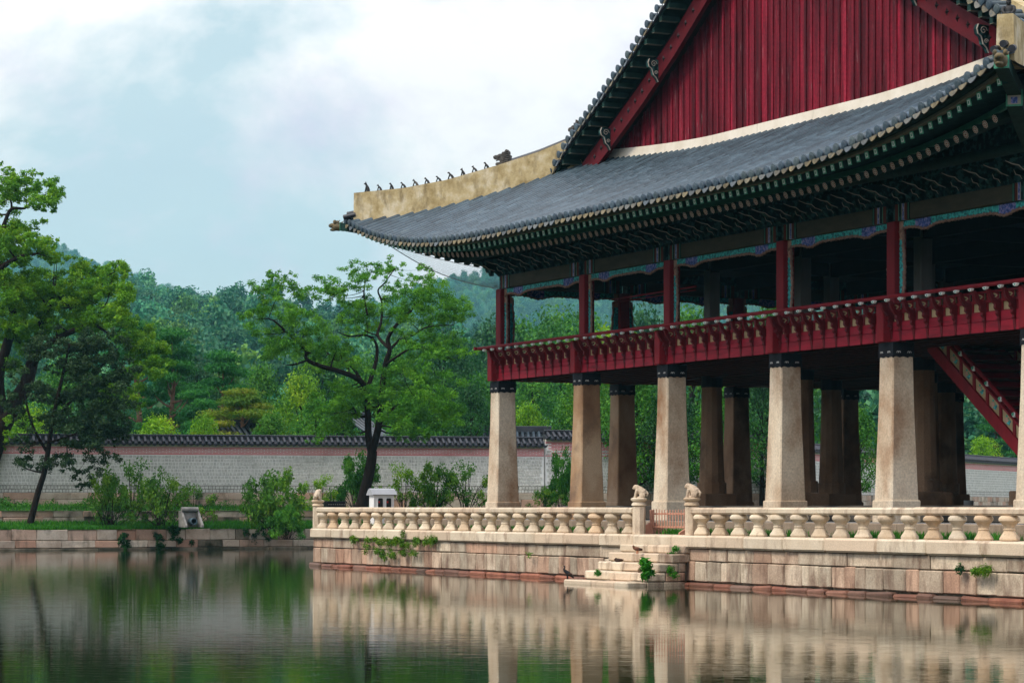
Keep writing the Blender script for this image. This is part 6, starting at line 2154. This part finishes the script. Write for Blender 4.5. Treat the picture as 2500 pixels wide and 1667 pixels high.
def grid_mesh(name, x0, x1, y0, y1, nx, ny, fn, mat_, smooth=True):
    xs, ys = np.linspace(x0, x1, nx), np.linspace(y0, y1, ny)
    X, Y_ = np.meshgrid(xs, ys)
    Z = fn(X, Y_)
    V = np.stack([X, Y_, Z], -1).reshape(-1, 3)
    i = np.arange(nx - 1)[None, :] + nx * np.arange(ny - 1)[:, None]
    q = np.stack([i, i + 1, i + nx + 1, i + nx], -1).reshape(-1, 4)
    me = bpy.data.meshes.new(name)
    me.from_pydata([], [], [])
    me.vertices.add(len(V))
    me.vertices.foreach_set('co', V.astype(np.float32).ravel())
    me.loops.add(q.size)
    me.loops.foreach_set('vertex_index', q.astype(np.int32).ravel())
    me.polygons.add(len(q))
    me.polygons.foreach_set('loop_start', np.arange(0, q.size, 4, dtype=np.int32))
    me.materials.append(mat_)
    me.update(calc_edges=True)
    if smooth:
        me.polygons.foreach_set('use_smooth', [True] * len(q))
    return put(name, me, kind='structure')
grid_mesh('near_hill', -320, 320, 215, 1100, 120, 140, h_near, M_['hillground'])
hillmat = material('wooded far hill', [(.008, .045, .018), (.022, .085, .030), (.07, .15, .045)], nscale=.055, detail=8, rough=1.0, lo=.32, hi=.68)
def bumps(X, Y_):
    return 5.0 * np.abs(vnoise(X, Y_, 9, 21) - .5) + 7 * vnoise(X, Y_, 5.5, 22) + 3 * vnoise(X, Y_, 3.1, 25)
def h_right(X, Y_):
    px_ = XC + X / Y_ * F
    top = np.interp(px_, [600, 900, 1000, 1070, 1110, 1150, 1250, 1500, 1900, 2300, 2700], [840, 760, 722, 690, 674, 662, 640, 655, 690, 720, 760])
    zz = (YH - top) / F * 2500
    s_ = np.clip((Y_ - 1750) / 750, 0, 1)
    b_ = np.clip((Y_ - 2500) / 300, 0, 1)
    return 2 + zz * (s_ ** .9) * (1 - .4 * b_) + 40 * (vnoise(X, Y_, 220, 7) - .5) * s_ + bumps(X, Y_) * s_ - 6
grid_mesh('far_hill', -330, 810, 1700, 2800, 240, 200, h_right, hillmat, True)
def h_left(X, Y_):
    px_ = XC + X / Y_ * F
    top = np.interp(px_, [-600, -200, 60, 140, 190, 240, 320, 420, 700], [692, 634, 614, 606, 622, 650, 680, 712, 800])
    zz = (YH - top) / F * 2900
    s_ = np.clip((Y_ - 2200) / 700, 0, 1)
    b_ = np.clip((Y_ - 2900) / 300, 0, 1)
    return 2 + zz * (s_ ** .9) * (1 - .4 * b_) + bumps(X, Y_) * s_ - 6
grid_mesh('far_hill', -980, -170, 2150, 3150, 200, 180, h_left, hillmat, True)

def crown_far(seed, mat_, n=20, per=80, size=.62, tall=1.0):
    rng = np.random.default_rng(seed)
    cs, rs = [], []
    for i in range(n):
        a = i * 2.4
        f_ = (i + .5) / n
        rad = math.sin(math.pi * (.15 + .8 * f_)) * rng.uniform(.4, 1.0) * 3.6
        cs.append((rad * math.cos(a), rad * math.sin(a), (1.2 + 7.0 * f_) * tall))
        q = rng.uniform(1.1, 1.9)
        rs.append((q, q, q * .8))
    return leaf_mesh('forest_crown', mat_, leaves(cs, rs, [per] * n, size, .7, .6, .6, rng))
def forest(crown_me, pts, scl, rot):
    src = bpy.data.objects.new('forest_crown', crown_me)          # the shape that the points carry; itself not placed in the scene
    me = bpy.data.meshes.new('forest')
    me.vertices.add(len(pts))
    me.vertices.foreach_set('co', np.asarray(pts, np.float32).ravel())
    a = me.attributes.new('scl', 'FLOAT_VECTOR', 'POINT')
    a.data.foreach_set('vector', np.asarray(scl, np.float32).ravel())
    a = me.attributes.new('rotz', 'FLOAT_VECTOR', 'POINT')
    a.data.foreach_set('vector', np.stack([np.zeros(len(pts)), np.zeros(len(pts)), rot], 1).astype(np.float32).ravel())
    me.update()
    o = put('forest', me, kind='stuff')
    g = bpy.data.node_groups.new('forest', 'GeometryNodeTree')
    g.interface.new_socket('Geometry', in_out='INPUT', socket_type='NodeSocketGeometry')
    g.interface.new_socket('Geometry', in_out='OUTPUT', socket_type='NodeSocketGeometry')
    gi, go = g.nodes.new('NodeGroupInput'), g.nodes.new('NodeGroupOutput')
    ip = g.nodes.new('GeometryNodeInstanceOnPoints')
    oi = g.nodes.new('GeometryNodeObjectInfo')
    oi.inputs['Object'].default_value = src
    oi.inputs['As Instance'].default_value = True
    for nm, sk in (('scl', 'Scale'), ('rotz', 'Rotation')):
        na = g.nodes.new('GeometryNodeInputNamedAttribute')
        na.data_type = 'FLOAT_VECTOR'
        na.inputs['Name'].default_value = nm
        g.links.new(na.outputs['Attribute'], ip.inputs[sk])
    g.links.new(gi.outputs[0], ip.inputs['Points'])
    g.links.new(oi.outputs['Geometry'], ip.inputs['Instance'])
    g.links.new(ip.outputs[0], go.inputs[0])
    md = o.modifiers.new('forest', 'NODES')
    md.node_group = g
    return o
rng = np.random.default_rng(101)
pts = []
Yc = 232.0
while Yc < 930:
    st = 6.2 + Yc * .0035
    xh = .205 * Yc + 16
    x = -xh
    while x < xh:
        xx, yy = x + rng.uniform(-.4, .4) * st, Yc + rng.uniform(-.4, .4) * st
        pts.append((xx, yy))
        x += st
    Yc += st * .95
P_ = np.array(pts)
Zs = h_near(P_[:, 0], P_[:, 1])
P3 = np.column_stack([P_, Zs - .8])
k_ = rng.integers(0, 4, len(P3))
crowns = [crown_far(201, LF['forest']), crown_far(202, LF['forestwarm'], 24, 70), crown_far(203, LF['forest'], 16, 90, .65, 1.15), crown_far(204, LF['forestwarm'], 26, 64, .55, .85)]
for q in range(4):
    sel = k_ == q
    n = int(sel.sum())
    s0 = rng.uniform(.65, 1.45, n)
    forest(crowns[q], P3[sel], np.column_stack([s0, s0, s0 * rng.uniform(.85, 1.25, n)]), rng.random(n) * 6.28)

def scatter_far(x0, x1, y0, y1, st, fn):
    nx, ny = int((x1 - x0) / st), int((y1 - y0) / st)
    X, Y_ = np.meshgrid(np.linspace(x0, x1, nx), np.linspace(y0, y1, ny))
    X = X.ravel() + rng.uniform(-.45, .45, X.size) * st
    Y_ = Y_.ravel() + rng.uniform(-.45, .45, Y_.size) * st
    return np.column_stack([X, Y_, fn(X, Y_) - 3.5])
FR_ = np.concatenate([scatter_far(-200, 640, 1950, 2560, 12.0, h_right), scatter_far(-800, -290, 2450, 2960, 13.0, h_left)])
k_ = rng.integers(0, 4, len(FR_))
for q in range(4):
    sel = k_ == q
    n = int(sel.sum())
    s0 = rng.uniform(1.05, 1.8, n)
    forest(crowns[q], FR_[sel], np.column_stack([s0, s0, s0 * rng.uniform(.8, 1.2, n)]), rng.random(n) * 6.28)
# low tangle of weeds along the foot of the wall
cs = []
for _ in range(420):
    v_ = va_ - 2 + (vb_ + 24 - va_) * random.random()
    u_ = -45.2 - 2.2 * random.random()
    if math.sin(v_ * .9) + math.sin(v_ * .37 + 1) + random.random() * 1.4 > .35:
        p = B(u_, v_, 1.95 + .30 * random.random() ** 2)
        cs.append(tuple(p))
V_, t_i = leaves(cs, [(.38, .38, .26)] * len(cs), [70] * len(cs), .12, .45, .5, .4, rng)
put('undergrowth', mesh_np('undergrowth', V_, len(t_i), 4, LF['mid'], t_i), kind='stuff')

hz = MB().box(-1300, 1300, -70, 3400, -4, 330)
hm = bpy.data.materials.new('haze')
hm.use_nodes = True
ht = hm.node_tree
ht.nodes.clear()
ho = N(ht, 'ShaderNodeOutputMaterial')
hv = N(ht, 'ShaderNodeVolumePrincipled')
hv.inputs['Color'].default_value = (.32, .80, 1.0, 1)
hv.inputs['Density'].default_value = HAZE
hv.inputs['Anisotropy'].default_value = 0.2
lk(ht, hv.outputs[0], ho.inputs['Volume'])
hz.build('haze', hm, None, kind='stuff')
